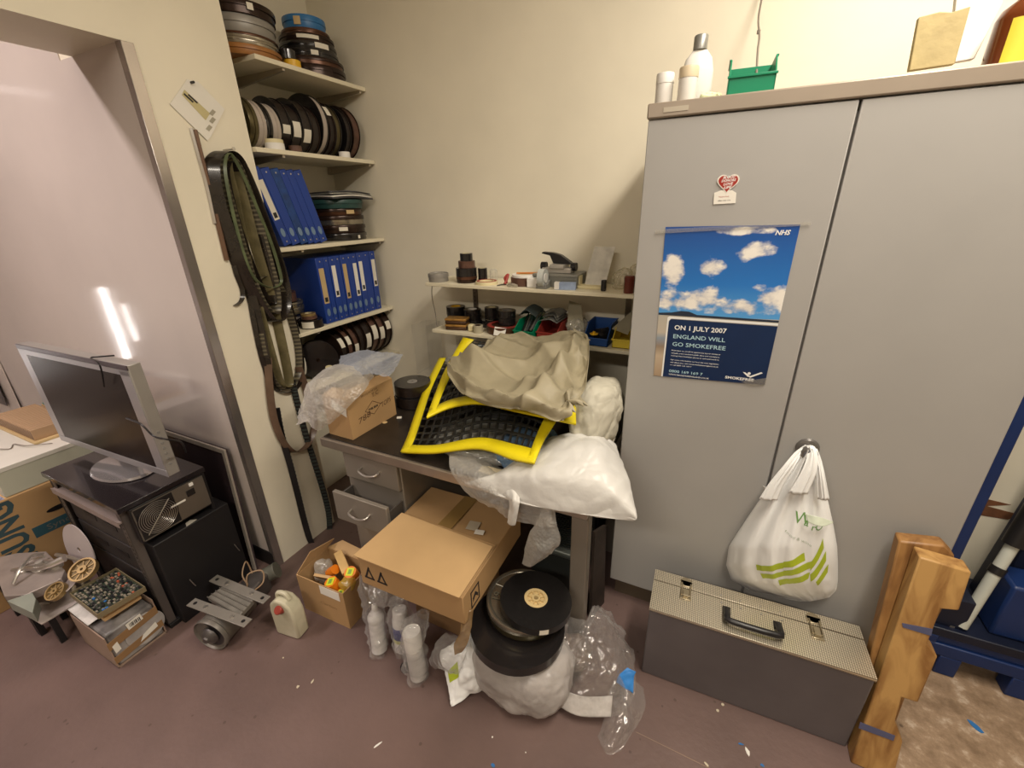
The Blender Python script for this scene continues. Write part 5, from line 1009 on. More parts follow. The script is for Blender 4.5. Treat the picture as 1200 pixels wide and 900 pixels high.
MB().cyl(Vector((.925, 1.63, .215)), Vector((.985, 1.70, .54)), .017, 20).build('white_rod', mat('pale_grey_rod', (.50, .52, .47), .35), mc); MB().cyl((.985, 1.70, .54), (1.01, 1.73, .68), .028, 20).build('grip', black_m, mc); MB().cyl((.965, 1.677, .43), (.972, 1.684, .455), .021, 20).build('band', black_m, mc)
hx(1.0, 1.16, 1.64, 1.76, .205, .42, 'pump_body', bl, .01)
MB().prism([(1.03, 1.76, .205), (1.30, 1.76, .205), (1.26, 1.76, 1.5), (1.10, 1.76, 1.5)], (0, .12, 0)).build('mast', bld, mc, bevel=.006)
hx(1.2, 1.4, 1.66, 1.8, .42, .75, 'control_box', bld, .01)
MB().lathe([(.02, 0), (.02, .012), (.012, .016), (0, .016)], (1.06, 1.64, .45), (0, -1, .3), 18).build('valve_knob', steel_m, mc)
b = MB()
for x, y in ((.90, 1.63), (1.10, 1.62), (1.3, 1.62)): b.lathe([(.012, 0), (.012, .008), (0, .009)], (x, y, .205), n=6)
b.build('bolts', steel_m, mc)
tag(MB().prism([(.93, YW-.0005, .46), (1.10, YW-.0005, .47), (1.13, YW-.0005, .50), (1.03, YW-.0005, .51), (1.09, YW-.0005, .535), (.96, YW-.0005, .545), (1.0, YW-.0005, .515), (.94, YW-.0005, .50)], (0, -.001, 0)).build('chipped_plaster', mat('brown_bare_plaster', (.17, .07, .03), .8, var=.3, scale=30)), 'brown patch of chipped plaster on the back wall behind the machine', 'chipped plaster')

# ---- carrier bag on the knob
bgm = mat('white_carrier_plastic', (.84, .85, .85), .38, var=.03, spec=.4, sub=.0)
bg = thing('carrier_bag', 'white plastic carrier bag with green stripes hanging from the cabinet knob', 'carrier bag', (kp.x, CY-.04, kp.z))
yb = CY-.012
def B(u, v, d): return ony(u, v, yb-d)
# outline rows: left px, right px, v ; belly depth
rows = [(940, 956, 530, .04), (920, 961, 550, .045), (901, 966, 570, .05), (887, 971, 590, .055), (872, 976, 612, .07), (854, 981, 640, .09), (851, 982, 662, .095), (857, 982, 680, .085), (880, 980, 692, .05), (915, 972, 700, .02)]
def bagf(front):
    def f(u, v):
        x = v*(len(rows)-1); i = min(int(x), len(rows)-2); t = x-i
        l, r, vv, d = [rows[i][k]*(1-t)+rows[i+1][k]*t for k in range(4)]
        s_ = sin(pi*u)**.6; dep = (d*s_ if front else -.0)+.004
        p = ony(l+(r-l)*u, vv+(8 if True else 0)*sin(pi*u)*(v-.4), yb-dep)
        k = .0075*(sin(u*30+3*sin(v*3))*(1-v)*(.35+.65*min(1, v*3))*1.3+ (crease((u*2.2, v*.9, 2 if front else 5), 4, 4)-.3)*1.1*(.35+v))
        return p+Vector((0, -k if front else 0, 0))
    return f
def fold(a, b, wa, wb, d, n=10, m=None, nm='strap'): pass
bf = MB().grid(bagf(True), 70, 56); bb = MB().grid(bagf(False), 30, 24)
MB().add(bf.v, bf.f).add(bb.v, bb.f).build('pouch', bgm, bg, ang=60)
# handles: two loops of gathered plastic going over the knob
def strap(pts, widths, nm, m=bgm):
    mb = MB(); P = cr([Vector(p) for p in pts], 6); n = len(P); vs = []
    for i, p in enumerate(P):
        w_ = widths[0]+(widths[1]-widths[0])*i/(n-1)
        if len(widths) > 2: t = i/(n-1); w_ = widths[0]*(1-t)**2+2*widths[1]*t*(1-t)+widths[2]*t*t
        for k in range(9): a = k/8-.5; vs.append(p+Vector((a*w_, -.006*cos(a*pi)-.0025*sin(k*2.4+i*.1), a*.2*w_)))
    fs = [(i*9+k, i*9+k+1, (i+1)*9+k+1, (i+1)*9+k) for i in range(n-1) for k in range(8)]
    return MB().add(vs, fs).build(nm, m, bg, ang=60, solid=.001)
K = Vector((kp.x, CY-.036, kp.z+.018))
strap([K+Vector((-.012, .004, -.002)), K+Vector((-.002, -.004, .008)), B(952, 533, .045), B(948, 552, .062), B(935, 578, .075)], (.012, .022, .05), 'strap')
strap([K+Vector((-.006, .008, .004)), B(936, 530, .03), B(925, 545, .05), B(910, 566, .062), B(900, 585, .07)], (.014, .026, .05), 'strap')
strap([K+Vector((.012, 0, .0)), B(959, 540, .04), B(962, 560, .055), B(965, 585, .06)], (.010, .018, .03), 'strap')
MB().grid(wrinkle(net([[B(894, 569, .03), B(902, 572, .05), B(915, 566, .06)], [B(896, 576, .03), B(904, 577, .055), B(916, 574, .062)]]), .003, 30, 3), 10, 6).build('torn_lip', bgm, bg, solid=.001)
MB().grid(wrinkle(net([[B(943, 602, .08), B(960, 606, .09), B(976, 611, .05)], [B(947, 612, .095), B(962, 617, .10), B(976, 613, .055)]]), .003, 30, 5), 12, 8).build('folded_lip', mat('pale_green_tint_plastic', (.66, .73, .60), .4), bg, solid=.001)
bvh = BVHTree.FromPolygons([tuple(v) for v in bf.v], bf.f)
def stick(mb, off=.0012):
    o = []
    for v in mb.v:
        h = bvh.ray_cast(Vector((v.x, v.y-.4, v.z)), YV)
        o.append(Vector((v.x, (h[0].y if h[0] else yb-.07)-off, v.z)))
    mb.v = o; return mb
def subdiv(mb, n=1):
    bm = bmesh.new(); vs = [bm.verts.new(v) for v in mb.v]
    for f in mb.f:
        try: bm.faces.new([vs[i] for i in f])
        except ValueError: pass
    bmesh.ops.triangulate(bm, faces=bm.faces)
    for _ in range(n): bmesh.ops.subdivide_edges(bm, edges=[e for e in bm.edges if e.calc_length() > .004], cuts=1, use_grid_fill=False); bmesh.ops.triangulate(bm, faces=bm.faces)
    bm.verts.index_update(); r = MB().add([v.co.copy() for v in bm.verts], [tuple(v.index for v in f.verts) for f in bm.faces]); bm.free(); return r
grn = mat('lime_print', (.42, .52, .03), .4, var=.05); grn2 = mat('dark_green_print', (.16, .33, .10), .4)
def band(P4, m, nm='stripe', n=3):
    f = net([[B(*P4[0], .09), B(*P4[1], .09)], [B(*P4[3], .09), B(*P4[2], .09)]]); stick(MB().grid(f, 24, 5)).build(nm, m, bg, ang=60)
for P4 in (((886, 664), (918, 658), (918, 665), (887, 671)), ((918, 657), (943, 650), (944, 659), (918, 664)), ((891, 674), (918, 669), (918, 675), (894, 680)), ((918, 668), (953, 660), (951, 669), (918, 675)),
           ((912, 680), (950, 674), (948, 682), (914, 688)), ((951, 661), (967, 641), (968, 652), (950, 672)), ((950, 677), (971, 657), (971, 668), (951, 687)), ((957, 687), (974, 673), (973, 683), (960, 694))):
    band(P4, grn)
k1 = (B(945, 600, .1)-B(925, 600, .1)).x/20
ori = B(931, 617, .1)
for s_, dx, h_, dz in (('W', -.004, .036, .002), ('a', .029, .032, -.010), ('r', .050, .030, -.020), ('O', .060, .032, -.020)):
    g_ = subdiv(text_mb(s_, ori+Vector((dx, 0, dz)), (1, 0, -.25), (.1, 0, 1), h_*(1 if s_ == 'W' else .75), None, 0, bold=.0), 3); stick(g_).build('lettering', grn2, bg)
stick(subdiv(text_mb('food & wine', B(920, 628, .1), (1, 0, -.42), (.2, 0, 1), .009, .085, 0), 3)).build('small_lettering', mat('grey_green_print', (.45, .5, .42), .4), bg)

# ================================================================== CARTON ON THE DESK, WRAP
cb_ = thing('small_carton', 'small open brown carton with scribbled marks on the left end of the desk', 'cardboard box', (-1.311, 1.216, DZ), radians(-1.5))
a_, b_, h = .066, .130, .172
def openbox(par, a, b, h, m, t=.004, nm='carton', flaps=()):
    mb = MB().b2((-a, -b, 0), (a, b, t)).b2((-a, -b, t), (-a+t, b, h)).b2((a-t, -b, t), (a, b, h)).b2((-a+t, -b, t), (a-t, -b+t, h)).b2((-a+t, b-t, t), (a-t, b, h))
    return mb.build(nm, m, par, local=True, bevel=.0008)
openbox(cb_, a_, b_, h, card_m)
MB().prism([(-a_, -b_, h), (a_, -b_, h), (a_-.012, -b_+.05, h+.014), (-a_+.01, -b_+.05, h+.018)], (0, 0, .003)).build('flap', card2_m, cb_, local=True)
MB().prism([(a_, -b_, h), (a_, b_, h), (a_-.035, b_-.01, h+.022), (a_-.035, -b_+.03, h+.022)], (0, 0, .003)).build('flap', card_m, cb_, local=True)
def onbox(s, y, z, hh, wf, tilt=0): text_mb(s, (a_+.0008, y, z), (0, 1, tilt), (0, -tilt, 1), hh, wf, 0, shear=.2).build('marker_writing', mat('brown_marker', (.10, .05, .025), .7), cb_, local=True)
onbox('T.C', .0, .135, .017, .04, .1); onbox('788', -.09, .05, .024, .07, .15); onbox('TOPS', .045, .07, .022, .06, .12); onbox('WOOLWORTHS', -.055, .155, .010, .09, .05)
dm = MB(); 
for q0, q1 in (((-.0, .12), (.045, .09)), ((.045, .09), (0, .06)), ((0, .06), (-.045, .09)), ((-.045, .09), (0, .12))):
    d = Vector((0, q1[0]-q0[0], q1[1]-q0[1])).normalized(); n_ = d.cross(XV)*.0012; p0, p1 = Vector((a_+.0006, *q0)), Vector((a_+.0006, *q1)); dm.prism([p0-n_, p1-n_, p1+n_, p0+n_], (.0004, 0, 0))
dm.build('diamond_mark', mat('brown_marker', (.10, .05, .025)), cb_, local=True); text_mb('THIS SIDE', (a_+.0008, -.028, .085), YV, ZV, .009, .056, 0, bold=.03).build('printed_mark', ink_m, cb_, local=True)
MB().prism([(-.02, -b_-.0006, .13), (.055, -b_-.0006, .10), (.060, -b_-.0006, .135), (-.015, -b_-.0006, .165)], (0, -.001, 0)).build('white_label', paper_m, cb_, local=True)
bub = film_mat('bubble_wrap', (.86, .84, .80), .34, .38, .3, 110, dots=True)
bubb = film_mat('blue_print_bubble_wrap', (.60, .66, .80), .38, .35, .3, 90, dots=True)
BW = lambda u, v, y: ony(u, v, y)
f = net([[BW(372, 440, 1.22), BW(395, 428, 1.26), BW(430, 432, 1.28), BW(438, 440, 1.3)], [BW(358, 455, 1.12), BW(385, 440, 1.12), BW(415, 448, 1.12), BW(425, 460, 1.12)], [BW(352, 478, 1.07), BW(375, 470, 1.04), BW(398, 475, 1.05), BW(402, 482, 1.06)], [BW(349, 498, 1.06), BW(372, 490, 1.02), BW(384, 492, 1.03), BW(388, 495, 1.04)], [BW(350, 478, 1.06), BW(368, 500, 1.03), BW(376, 502, 1.04), BW(382, 496, 1.04)]])
tag(MB().grid(wrinkle(f, .014, 14, 4), 70, 80).build('bubble_wrap_sheet', bub, ang=80), 'milky bubble wrap spilling over the left side of the small carton', 'bubble wrap')
f = net([[BW(400, 418, 1.34), BW(425, 412, 1.36), BW(450, 413, 1.38), BW(472, 418, 1.4)], [BW(398, 432, 1.26), BW(425, 424, 1.27), BW(448, 428, 1.3), BW(468, 425, 1.32)], [BW(425, 440, 1.2), BW(437, 438, 1.2), BW(452, 442, 1.21), BW(462, 436, 1.24)]])
tag(MB().grid(wrinkle(f, .014, 16, 8), 60, 50).build('bubble_wrap_sheet', bubb, ang=80), 'bubble wrap with blue print bulging from the back of the small carton', 'bubble wrap')

# reels and acrylic box on the desk
reel(.084, .05, 'black film reel with a grey label on the desk, upper of two', (-1.245, 1.48, DZ+.058), (0, 0, 0), hub=.28, core='grey', rw=1)
reel(.088, .05, 'black film reel on the desk, lower of two beside the carton', (-1.24, 1.478, DZ+.004), (0, 0, 0), hub=.2, core='dark', rw=1)
acr = film_mat('clear_acrylic', (.75, .75, .68), .03, .05, .0, face=.12)
ac = thing('acrylic_stand', 'clear acrylic box standing upright against the back wall on the desk', 'acrylic box', (-1.42, 1.86, DZ))
def pane(a, b): return MB().b2(a, b)
MB().b2((-1.475, 1.80, DZ), (-1.471, 1.93, 1.03)).b2((-1.385, 1.80, DZ), (-1.381, 1.93, 1.03)).b2((-1.475, 1.93, DZ), (-1.381, 1.934, 1.03)).b2((-1.475, 1.80, DZ), (-1.381, 1.93, DZ+.003)).build('panes', acr, ac)
tag(MB().b2((-1.30, 1.955, DZ+.05), (-1.02, 1.96, 1.02)).build('acrylic_sheet', acr), 'flat clear acrylic sheet leaning on the wall under the desk shelves', 'acrylic sheet')
for (x, y, u_, lb, m, sz, sd) in ((-1.18, 1.72, 0, 'dark bag of bits with blue cord behind the desk reels', mat('dark_bag', (.03, .03, .05), .3, var=.6, scale=20), (.20, .12, .10), 31), (-1.12, 1.74, .08, 'crumpled clear bag on the dark bag near the back wall', film_mat('crinkled_clear_bag', (.75, .73, .66)), (.18, .13, .08), 32)):
    tag(blob((x, y, DZ+.05+u_), sz, .8, 5, .018, 18, sd, flat=DZ+.001).build('plastic_bag' if u_ else 'dark_bag', m, ang=50), lb, 'plastic bag')
tag(MB().box((-1.03, 1.74, DZ+.19), (.09, .02, .10), (.2, 0, .2)).build('pale_blue_carton', mat('pale_blue_white', (.50, .55, .56), .5), bevel=.002), 'pale blue-white little box behind the yellow-edged mats', 'box')
for i, (u, v, lb) in enumerate(((451, 495, 'brown round paper disc on the desk below the carton corner'), (468, 490, 'little white scrap on the desk by the carton corner'))):
    p = onz(u, v, DZ+.001)
    tag((MB().lathe([(.011, 0), (.011, .001), (0, .001)], p, n=16) if i == 0 else MB().box(p+Vector((0, 0, .003)), (.02, .012, .005), (0, 0, .5))).build('paper_disc' if i == 0 else 'paper_scrap', tan_m if i == 0 else paper_m), lb, 'scrap')

# ================================================================== MATS, TARPAULIN, PILLOWS ON THE DESK
yelm = mat('yellow_rubber_edge', (.80, .66, .01), .45, var=.05, scale=8); rub = mat('black_rubber_lattice', (.018, .018, .016), .45, var=.3)
def rubber_mat(label, f, nu, nv, bu0, bu1, bv0, bv1):
    """holed rubber mat on surface f(u,v); yellow bevelled border of widths b*"""
    t = thing('anti_fatigue_mat', label, 'rubber mat', tuple(f(.5, .5)), group=None)
    b = MB(); g = MB(); e = .26
    us = [bu0+(1-bu0-bu1)*i/nu for i in range(nu+1)]; vs = [bv0+(1-bv0-bv1)*j/nv for j in range(nv+1)]
    for i in range(nu):
        for j in range(nv):
            u0, u1, v0, v1 = us[i], us[i+1], vs[j], vs[j+1]; du = (u1-u0)*e/2; dv = (v1-v0)*e/2
            o = [f(u0, v0), f(u1, v0), f(u1, v1), f(u0, v1)]; q = [f(u0+du, v0+dv), f(u1-du, v0+dv), f(u1-du, v1-dv), f(u0+du, v1-dv)]
            g.add(o+q, [(0, 1, 5, 4), (1, 2, 6, 5), (2, 3, 7, 6), (3, 0, 4, 7)])
    bm = bmesh.new(); V = [bm.verts.new(v) for v in g.v]; [bm.faces.new([V[i] for i in fc]) for fc in g.f]; bmesh.ops.remove_doubles(bm, verts=bm.verts, dist=.0003)
    bm.verts.index_update(); gg = MB().add([v.co.copy() for v in bm.verts], [tuple(v.index for v in q.verts) for q in bm.faces]); bm.free()
    gg.build('lattice', rub, t, solid=.006, ang=30)
    # border with a frame of quads
    N_ = 40
    def side(fn):
        m = MB().grid(fn, N_, 2); return m
    mb = MB()
    for fn, ok in ((lambda a, c: f(a, c*bv0*1.02), bv0), (lambda a, c: f(a, 1-bv1*1.02*(1-c)), bv1), (lambda a, c: f(c*bu0*1.02, a), bu0), (lambda a, c: f(1-bu1*1.02*(1-c), a), bu1)):
        if ok > 0: m = side(fn); mb.add(m.v, m.f)
    mb.build('yellow_border', yelm, t, solid=.010, ang=50); return t
A = lambda u, v, z: onz(u, v, z)
# lower mat: rows from front edge to back
f1 = net([[A(470, 530, .762), A(507, 531, .80), A(560, 526, .85), A(600, 538, .87), A(626, 543, .88)],
          [A(478, 512, .775), A(515, 512, .82), A(565, 500, .88), A(610, 505, .90), A(638, 515, .90)],
          [A(486, 488, .79), A(523, 487, .84), A(570, 473, .90), A(618, 474, .925), A(652, 492, .915)],
          [A(498, 455, .83), A(532, 452, .87), A(578, 445, .92), A(625, 446, .93), A(662, 464, .925)],
          [A(515, 420, .885), A(545, 420, .90), A(585, 418, .93), A(632, 420, .93), A(672, 430, .93)]])
rubber_mat('lower black rubber mat with a yellow edge, its front corner at the desk edge', f1, 16, 10, .085, .105, .13, .0)
f2 = net([[A(500, 490, .885), A(527, 478, .91), A(560, 473, .95), A(606, 482, .97), A(675, 497, .955)],
          [A(508, 468, .905), A(535, 456, .93), A(572, 452, .965), A(620, 458, .98), A(674, 470, .97)],
          [A(520, 438, .94), A(550, 430, .965), A(590, 428, .985), A(630, 430, .99), A(672, 440, .985)],
          [A(532, 415, .975), A(560, 410, .985), A(600, 408, 1.0), A(635, 410, 1.0), A(672, 415, .995)],
          [A(543, 396, 1.02), A(575, 402, 1.01), A(610, 400, 1.01), A(640, 400, 1.01), A(670, 404, 1.0)]])
rubber_mat('upper black rubber mat with a yellow edge, partly under the khaki tarpaulin', f2, 13, 10, .115, .10, .12, .0)
# stuff under the mats
clearblue = film_mat('blue_white_bag', (.30, .50, .80), .55, .12, .6)
tag(blob((-.72, 1.24, .79), (.40, .28, .075), .7, 5, .015, 14, 41, flat=DZ+.001).build('plastic_bag', film_mat('grey_clear_packet', (.62, .62, .58), .6, .12, .5), ang=50), 'grey clear packet bulging under the middle of the lower mat', 'plastic bag')
tag(blob((-.53, 1.21, .81), (.22, .24, .10), .7, 5, .016, 16, 42, flat=DZ+.001).build('plastic_bag', clearblue, ang=50), 'blue and white plastic packet poking out right of the lower mat', 'plastic bag')
tag(blob((-.80, 1.55, .80), (.40, .30, .11), .7, 5, .016, 9, 43, flat=DZ+.001).build('bundle', mat('dark_bundle_cloth', (.06, .06, .06), .7, var=.3), ang=50), 'dark bundle holding up the back of the rubber mats', 'bundle')
# khaki tarpaulin
kh = mat('khaki_tarpaulin', (.33, .29, .195), .55, var=.10, scale=9, bump=.3, bscale=18)
T = lambda u, v, y: ony(u, v, y)
f3 = net([[T(526, 440, 1.30), T(548, 468, 1.20), T(590, 478, 1.14), T(625, 484, 1.12), T(652, 494, 1.10), T(662, 488, 1.13)],
          [T(524, 432, 1.36), T(550, 452, 1.26), T(592, 468, 1.18), T(634, 466, 1.16), T(670, 474, 1.17), T(684, 458, 1.22)],
          [T(532, 424, 1.44), T(560, 428, 1.40), T(604, 448, 1.36), T(646, 444, 1.34), T(676, 446, 1.34), T(688, 438, 1.36)],
          [T(550, 416, 1.52), T(576, 412, 1.52), T(614, 425, 1.50), T(652, 420, 1.50), T(682, 424, 1.48), T(690, 420, 1.46)],
          [T(572, 402, 1.60), T(594, 400, 1.62), T(628, 406, 1.64), T(658, 400, 1.64), T(684, 400, 1.62), T(690, 402, 1.56)],
          [T(574, 398, 1.64), T(600, 393, 1.67), T(632, 394, 1.69), T(660, 388, 1.69), T(678, 388, 1.67), T(688, 392, 1.62)]])
def tarp(u, v):
    p = f3(u, v); e = .01
    N = (f3(min(u+e, 1), v)-f3(max(u-e, 0), v)).cross(f3(u, min(v+e, 1))-f3(u, max(v-e, 0))).normalized()
    h = 0
    # long sharp folds: ridge lines across the sheet
    for (a, b_, c, w_, am) in ((.35, .9, .46, .05, .030), (1, -.30, .52, .045, .034), (-.5, 1, .36, .05, .030), (1, .75, 1.02, .05, .028), (.15, 1, .22, .045, .028), (1, .1, .22, .05, .020), (.8, -.7, .18, .04, .022), (.2, 1, .80, .05, .02)):
        d = abs(a*u+b_*v-c)/sqrt(a*a+b_*b_); h += am*max(0, 1-d/w_/1.8)**1.4*(1-max(0, (u-.85)/.15))
    h += .016*(crease((u*1.5, v*1.5, 1), 3.2, 9)-.3)+.006*fbm((u*5, v*5, 3)); h *= min(1, (1-u)/.10)
    return p+N*h*(1 if N.z > 0 else -1)
tag(MB().grid(tarp, 110, 90).build('tarpaulin', kh, solid=.002, ang=70), 'folded khaki tarpaulin heaped over the back of the rubber mats', 'tarpaulin')
# pillows / bags
pil = mat('white_plastic_sack', (.62, .61, .585), .38, var=.03, bump=.25, bscale=22); pil2 = mat('cream_cloth_sack', (.50, .475, .39), .7, var=.05, bump=.2, bscale=30)
def sack(pts_top, thick, name, label, m, seed, amp=.010, s=9, cat='sack', res=70):
    ft = net(pts_top)
    def g(u, v):
        p = ft(u, v); k = (sin(pi*u)*sin(pi*v))**.45 if 0 < u < 1 and 0 < v < 1 else 0
        p2 = p-Vector((0, 0, thick*(1-k)*.75)); w_ = amp*((crease(p2*1.0, s, seed)-.3)*1.6+.7*fbm(p2*6+Vector((seed, 0, 0))))
        return p2+Vector((w_*.3, -w_*.4, w_))
    def gb(u, v):
        p = ft(u, v); k = (sin(pi*u)*sin(pi*v))**.45 if 0 < u < 1 and 0 < v < 1 else 0
        q = p-Vector((0, 0, thick*.75+thick*.3*k)); w_ = amp*((crease((p-Vector((0, 0, thick*.75))), s, seed)-.3)*1.6+.7*fbm((p-Vector((0, 0, thick*.75)))*6+Vector((seed, 0, 0)))); 
        return q+(Vector((w_*.3, -w_*.4, w_)) if k == 0 else Vector((0, 0, 0)))
    a = MB().grid(g, res, res); b = MB().grid(gb, res, res, flip=True)
    return tag(MB().add(a.v, a.f).add(b.v, b.f).build(name, m, ang=60), label, cat)
sack([[A(545, 553, .795), A(600, 573, .80), A(650, 584, .80), A(700, 591, .80), A(744, 597, .80)],
      [A(575, 545, .83), A(620, 550, .86), A(665, 556, .87), A(705, 560, .87), A(748, 588, .82)],
      [A(610, 525, .86), A(640, 522, .89), A(675, 522, .91), A(708, 525, .90), A(738, 548, .84)],
      [A(640, 505, .86), A(655, 500, .89), A(680, 497, .90), A(705, 498, .89), A(722, 510, .84)]], .055, 'white_sack', 'big smooth white plastic sack hanging over the right front desk corner', pil, 3, .013, 7, res=100)
o = blob((-.348, 1.415, .905), (.165, .34, .25), .75, 6, .013, 9, 7, R=Euler((radians(-14), radians(6), 0)).to_matrix())
tag(o.build('cloth_sack', pil2, ang=60), 'lumpy cream sack squeezed between the tarpaulin and the grey cabinet', 'sack')
tag(MB().b2((-.40, 1.33, DZ+.001), (-.285, 1.50, DZ+.04)).build('folded_cloth', mat('folded_cream_cloth', (.5, .46, .38), .8), bevel=.02), 'folded cream cloth under the lumpy cream sack', 'cloth')
# bubble wrap hanging from the desk edge
H = lambda u, v, y: ony(u, v, y)
f = net([[H(527, 533, 1.10), H(560, 538, 1.12), H(600, 556, 1.12), H(640, 572, 1.12)], [H(528, 548, 1.03), H(560, 558, 1.02), H(592, 570, 1.02), H(640, 582, 1.03)], [H(545, 575, 1.02), H(568, 582, 1.0), H(594, 592, 1.0), H(645, 602, 1.02)], [H(572, 592, 1.03), H(584, 598, 1.01), H(604, 610, 1.01), H(652, 618, 1.03)]])
tag(MB().grid(wrinkle(f, .014, 12, 14), 80, 50).build('bubble_wrap_sheet', bub, ang=80), 'bubble wrap hanging over the front desk edge under the lower mat', 'bubble wrap')
f = net([[H(640, 588, 1.03), H(648, 586, 1.02), H(650, 588, 1.03)], [H(626, 615, 1.02), H(640, 618, .99), H(652, 612, 1.01)], [H(616, 640, 1.01), H(636, 645, .98), H(656, 636, 1.01)], [H(613, 660, 1.02), H(622, 664, .99), H(636, 655, 1.01)]])
tag(MB().grid(wrinkle(f, .008, 16, 15), 40, 60).build('bubble_wrap_sheet', bub, ang=80), 'narrow pointed bubble wrap tongue hanging above the film reels', 'bubble wrap')
tag(MB().grid(wrinkle(net([[H(590, 560, 1.035), H(598, 562, 1.03), H(604, 568, 1.03)], [H(592, 578, 1.0), H(602, 582, .985), H(609, 585, .99)], [H(597, 590, .985), H(603, 592, .975), H(608, 594, .98)], [H(595, 612, .98), H(600, 616, .975), H(604, 615, .98)]]), .006, 20, 16), 24, 30).build('torn_plastic', pil, solid=.0015), 'torn strip of white plastic hanging down in front of the bubble wrap', 'plastic')
tag(MB().grid(wrinkle(net([[A(560, 552, .775), A(620, 572, .772), A(690, 600, .765)], [A(566, 545, .785), A(630, 562, .785), A(700, 590, .775)]]), .007, 30, 17), 40, 8).build('torn_paper', mat('cream_torn_paper', (.55, .48, .34), .7, var=.15), solid=.002), 'ragged cream paper sticking out under the white sack along the desk edge', 'paper')

# ================================================================== UNDER AND BEFORE THE DESK
bx = thing('big_carton', 'big brown carton sticking out from under the desk with one flap folded over its top', 'cardboard box', (-.80, 1.03, .37), 0, rot=(radians(0), 0, radians(.9)))
L2, W2, H2 = .212, .224, .115
MB().b2((-L2, -W2, 0), (L2, W2, H2)).build('body', card_m, bx, local=True, bevel=.003)
MB().prism([(-L2-.004, -W2-.012, H2+.016), (L2-.004, -W2-.012, H2+.010), (L2+.0, -.015, H2+.024), (-L2+.02, .0, H2+.030)], (0, 0, .004)).build('flap', card2_m, bx, local=True, bevel=.001)
MB().prism([(-L2+.0, -W2-.004, H2+.001), (L2-.002, -W2-.004, H2+.001), (L2+.0, .01, H2+.010), (-L2+.02, .02, H2+.012)], (0, 0, .004)).build('flap', card_m, bx, local=True, bevel=.001)
MB().b2((-L2+.02, .055, H2+.0005), (L2-.0, .125, H2+.0012)).build('packing_tape', mat('brown_tape_band', (.27, .17, .06), .3, var=.1), bx, local=True) if False else MB().prism([(-.04, .01, H2+.0125), (.02, .01, H2+.0125), (.02, W2, H2+.001), (-.04, W2, H2+.001)], (0, 0, .0006)).build('packing_tape', mat('brown_tape_band', (.27, .17, .06), .3, var=.1), bx, local=True)
MB().box((.085, .07, H2+.008), (.045, .05, .001), (-.05, 0, .15)).build('clear_tape', mat('pale_tape', (.5, .44, .34), .25), bx, local=True); MB().box((.125, .045, H2+.011), (.035, .025, .0012), (-.05, 0, .2)).build('white_label', paper_m, bx, local=True)
b = MB()
for k in range(2):
    x = -L2+.02+k*.055
    for q in ([(0, .02), (.022, .075), (.028, .07), (.008, .02)], [(.022, .075), (.044, .02), (.036, .02), (.02, .066)], [(0, .02), (.044, .02), (.044, .027), (0, .027)]):
        b.prism([(x+px_, -W2-.0006, pz_+.015) for px_, pz_ in q], (0, -.0006, 0))
b.build('printed_triangles', ink_m, bx, local=True)
b = MB(); x = L2+.0006; yy = -W2+.045
for q in ([(0, 0), (.055, 0), (.055, .006), (0, .006)], [(0, .064), (.055, .064), (.055, .07), (0, .07)], [(0, 0), (.005, 0), (.005, .07), (0, .07)], [(.05, 0), (.055, 0), (.055, .07), (.05, .07)], [(.012, .02), (.03, .035), (.045, .015), (.045, .03), (.03, .05), (.012, .035)]):
    b.prism([(x, yy+q_[0], .02+q_[1]) for q_ in q], (.0006, 0, 0))
b.build('printed_symbol', ink_m, bx, local=True)
sbx = MB().b2((-.965, 1.0, 0), (-.69, 1.24, .3695)).build('lower_carton', cardd_m, bevel=.004); tag(sbx, 'dark worn carton on the floor carrying the big brown carton', 'cardboard box')
f = net([[onz(553, 690, .40), onz(560, 684, .42)], [onz(548, 705, .34), onz(558, 702, .33)], [onz(540, 722, .28), onz(552, 718, .28)], [onz(545, 738, .24), onz(551, 730, .24)]])
tag(MB().grid(wrinkle(net([[(-.60, .82, .40), (-.575, .85, .40)], [(-.60, .80, .34), (-.575, .83, .34)], [(-.62, .79, .29), (-.58, .81, .29)], [(-.615, .78, .25), (-.60, .80, .25)]]), .006, 24, 3), 14, 22).build('torn_brown_tape', film_mat('brown_tape_film', (.40, .26, .12), .6, .2, .4), solid=.001), 'torn brown tape dangling from the front corner of the big carton', 'tape')
# small open carton with orange things
ob = thing('open_carton', 'small open brown carton of odds and ends standing left of the wrapped bottles', 'cardboard box', (-1.313, .921, 0), radians(1.7))
a_, b_, h = .128, .086, .195
openbox(ob, a_, b_, h, card_m)
MB().prism([(-a_, -b_, h), (-a_, b_, h), (-a_+.03, b_+.02, h+.045), (-a_+.0, -.0, h+.05)], (.003, 0, 0)).build('flap', card_m, ob, local=True)
MB().prism([(-a_, b_, h), (a_, b_, h), (a_-.02, b_+.03, h+.012), (-a_+.06, b_+.035, h+.03)], (0, .003, 0)).build('flap', card2_m, ob, local=True)
MB().b2((-.0, -b_-.001, h-.05), (.105, -b_, h-.005)).build('label', paper_m, ob, local=True)
text_mb('Carton', (-.02, -b_-.0008, .085), (1, 0, 0), ZV, .014, .09, 0, shear=.3).build('faint_printing', cardd_m, ob, local=True)
tag(MB().box((-1.30, .955, .205), (.115, .035, .022), (.15, .22, -.50)).build('wooden_block', mat('pale_pine', (.58, .38, .15), .5, var=.12, scale=20), bevel=.002), 'pale wooden block lying across the inside of the open carton', 'wood block')
ofs = mat('orange_plastic', (.72, .20, .01), .35, var=.05); ylb = mat('lime_yellow_label', (.62, .66, .03), .5)
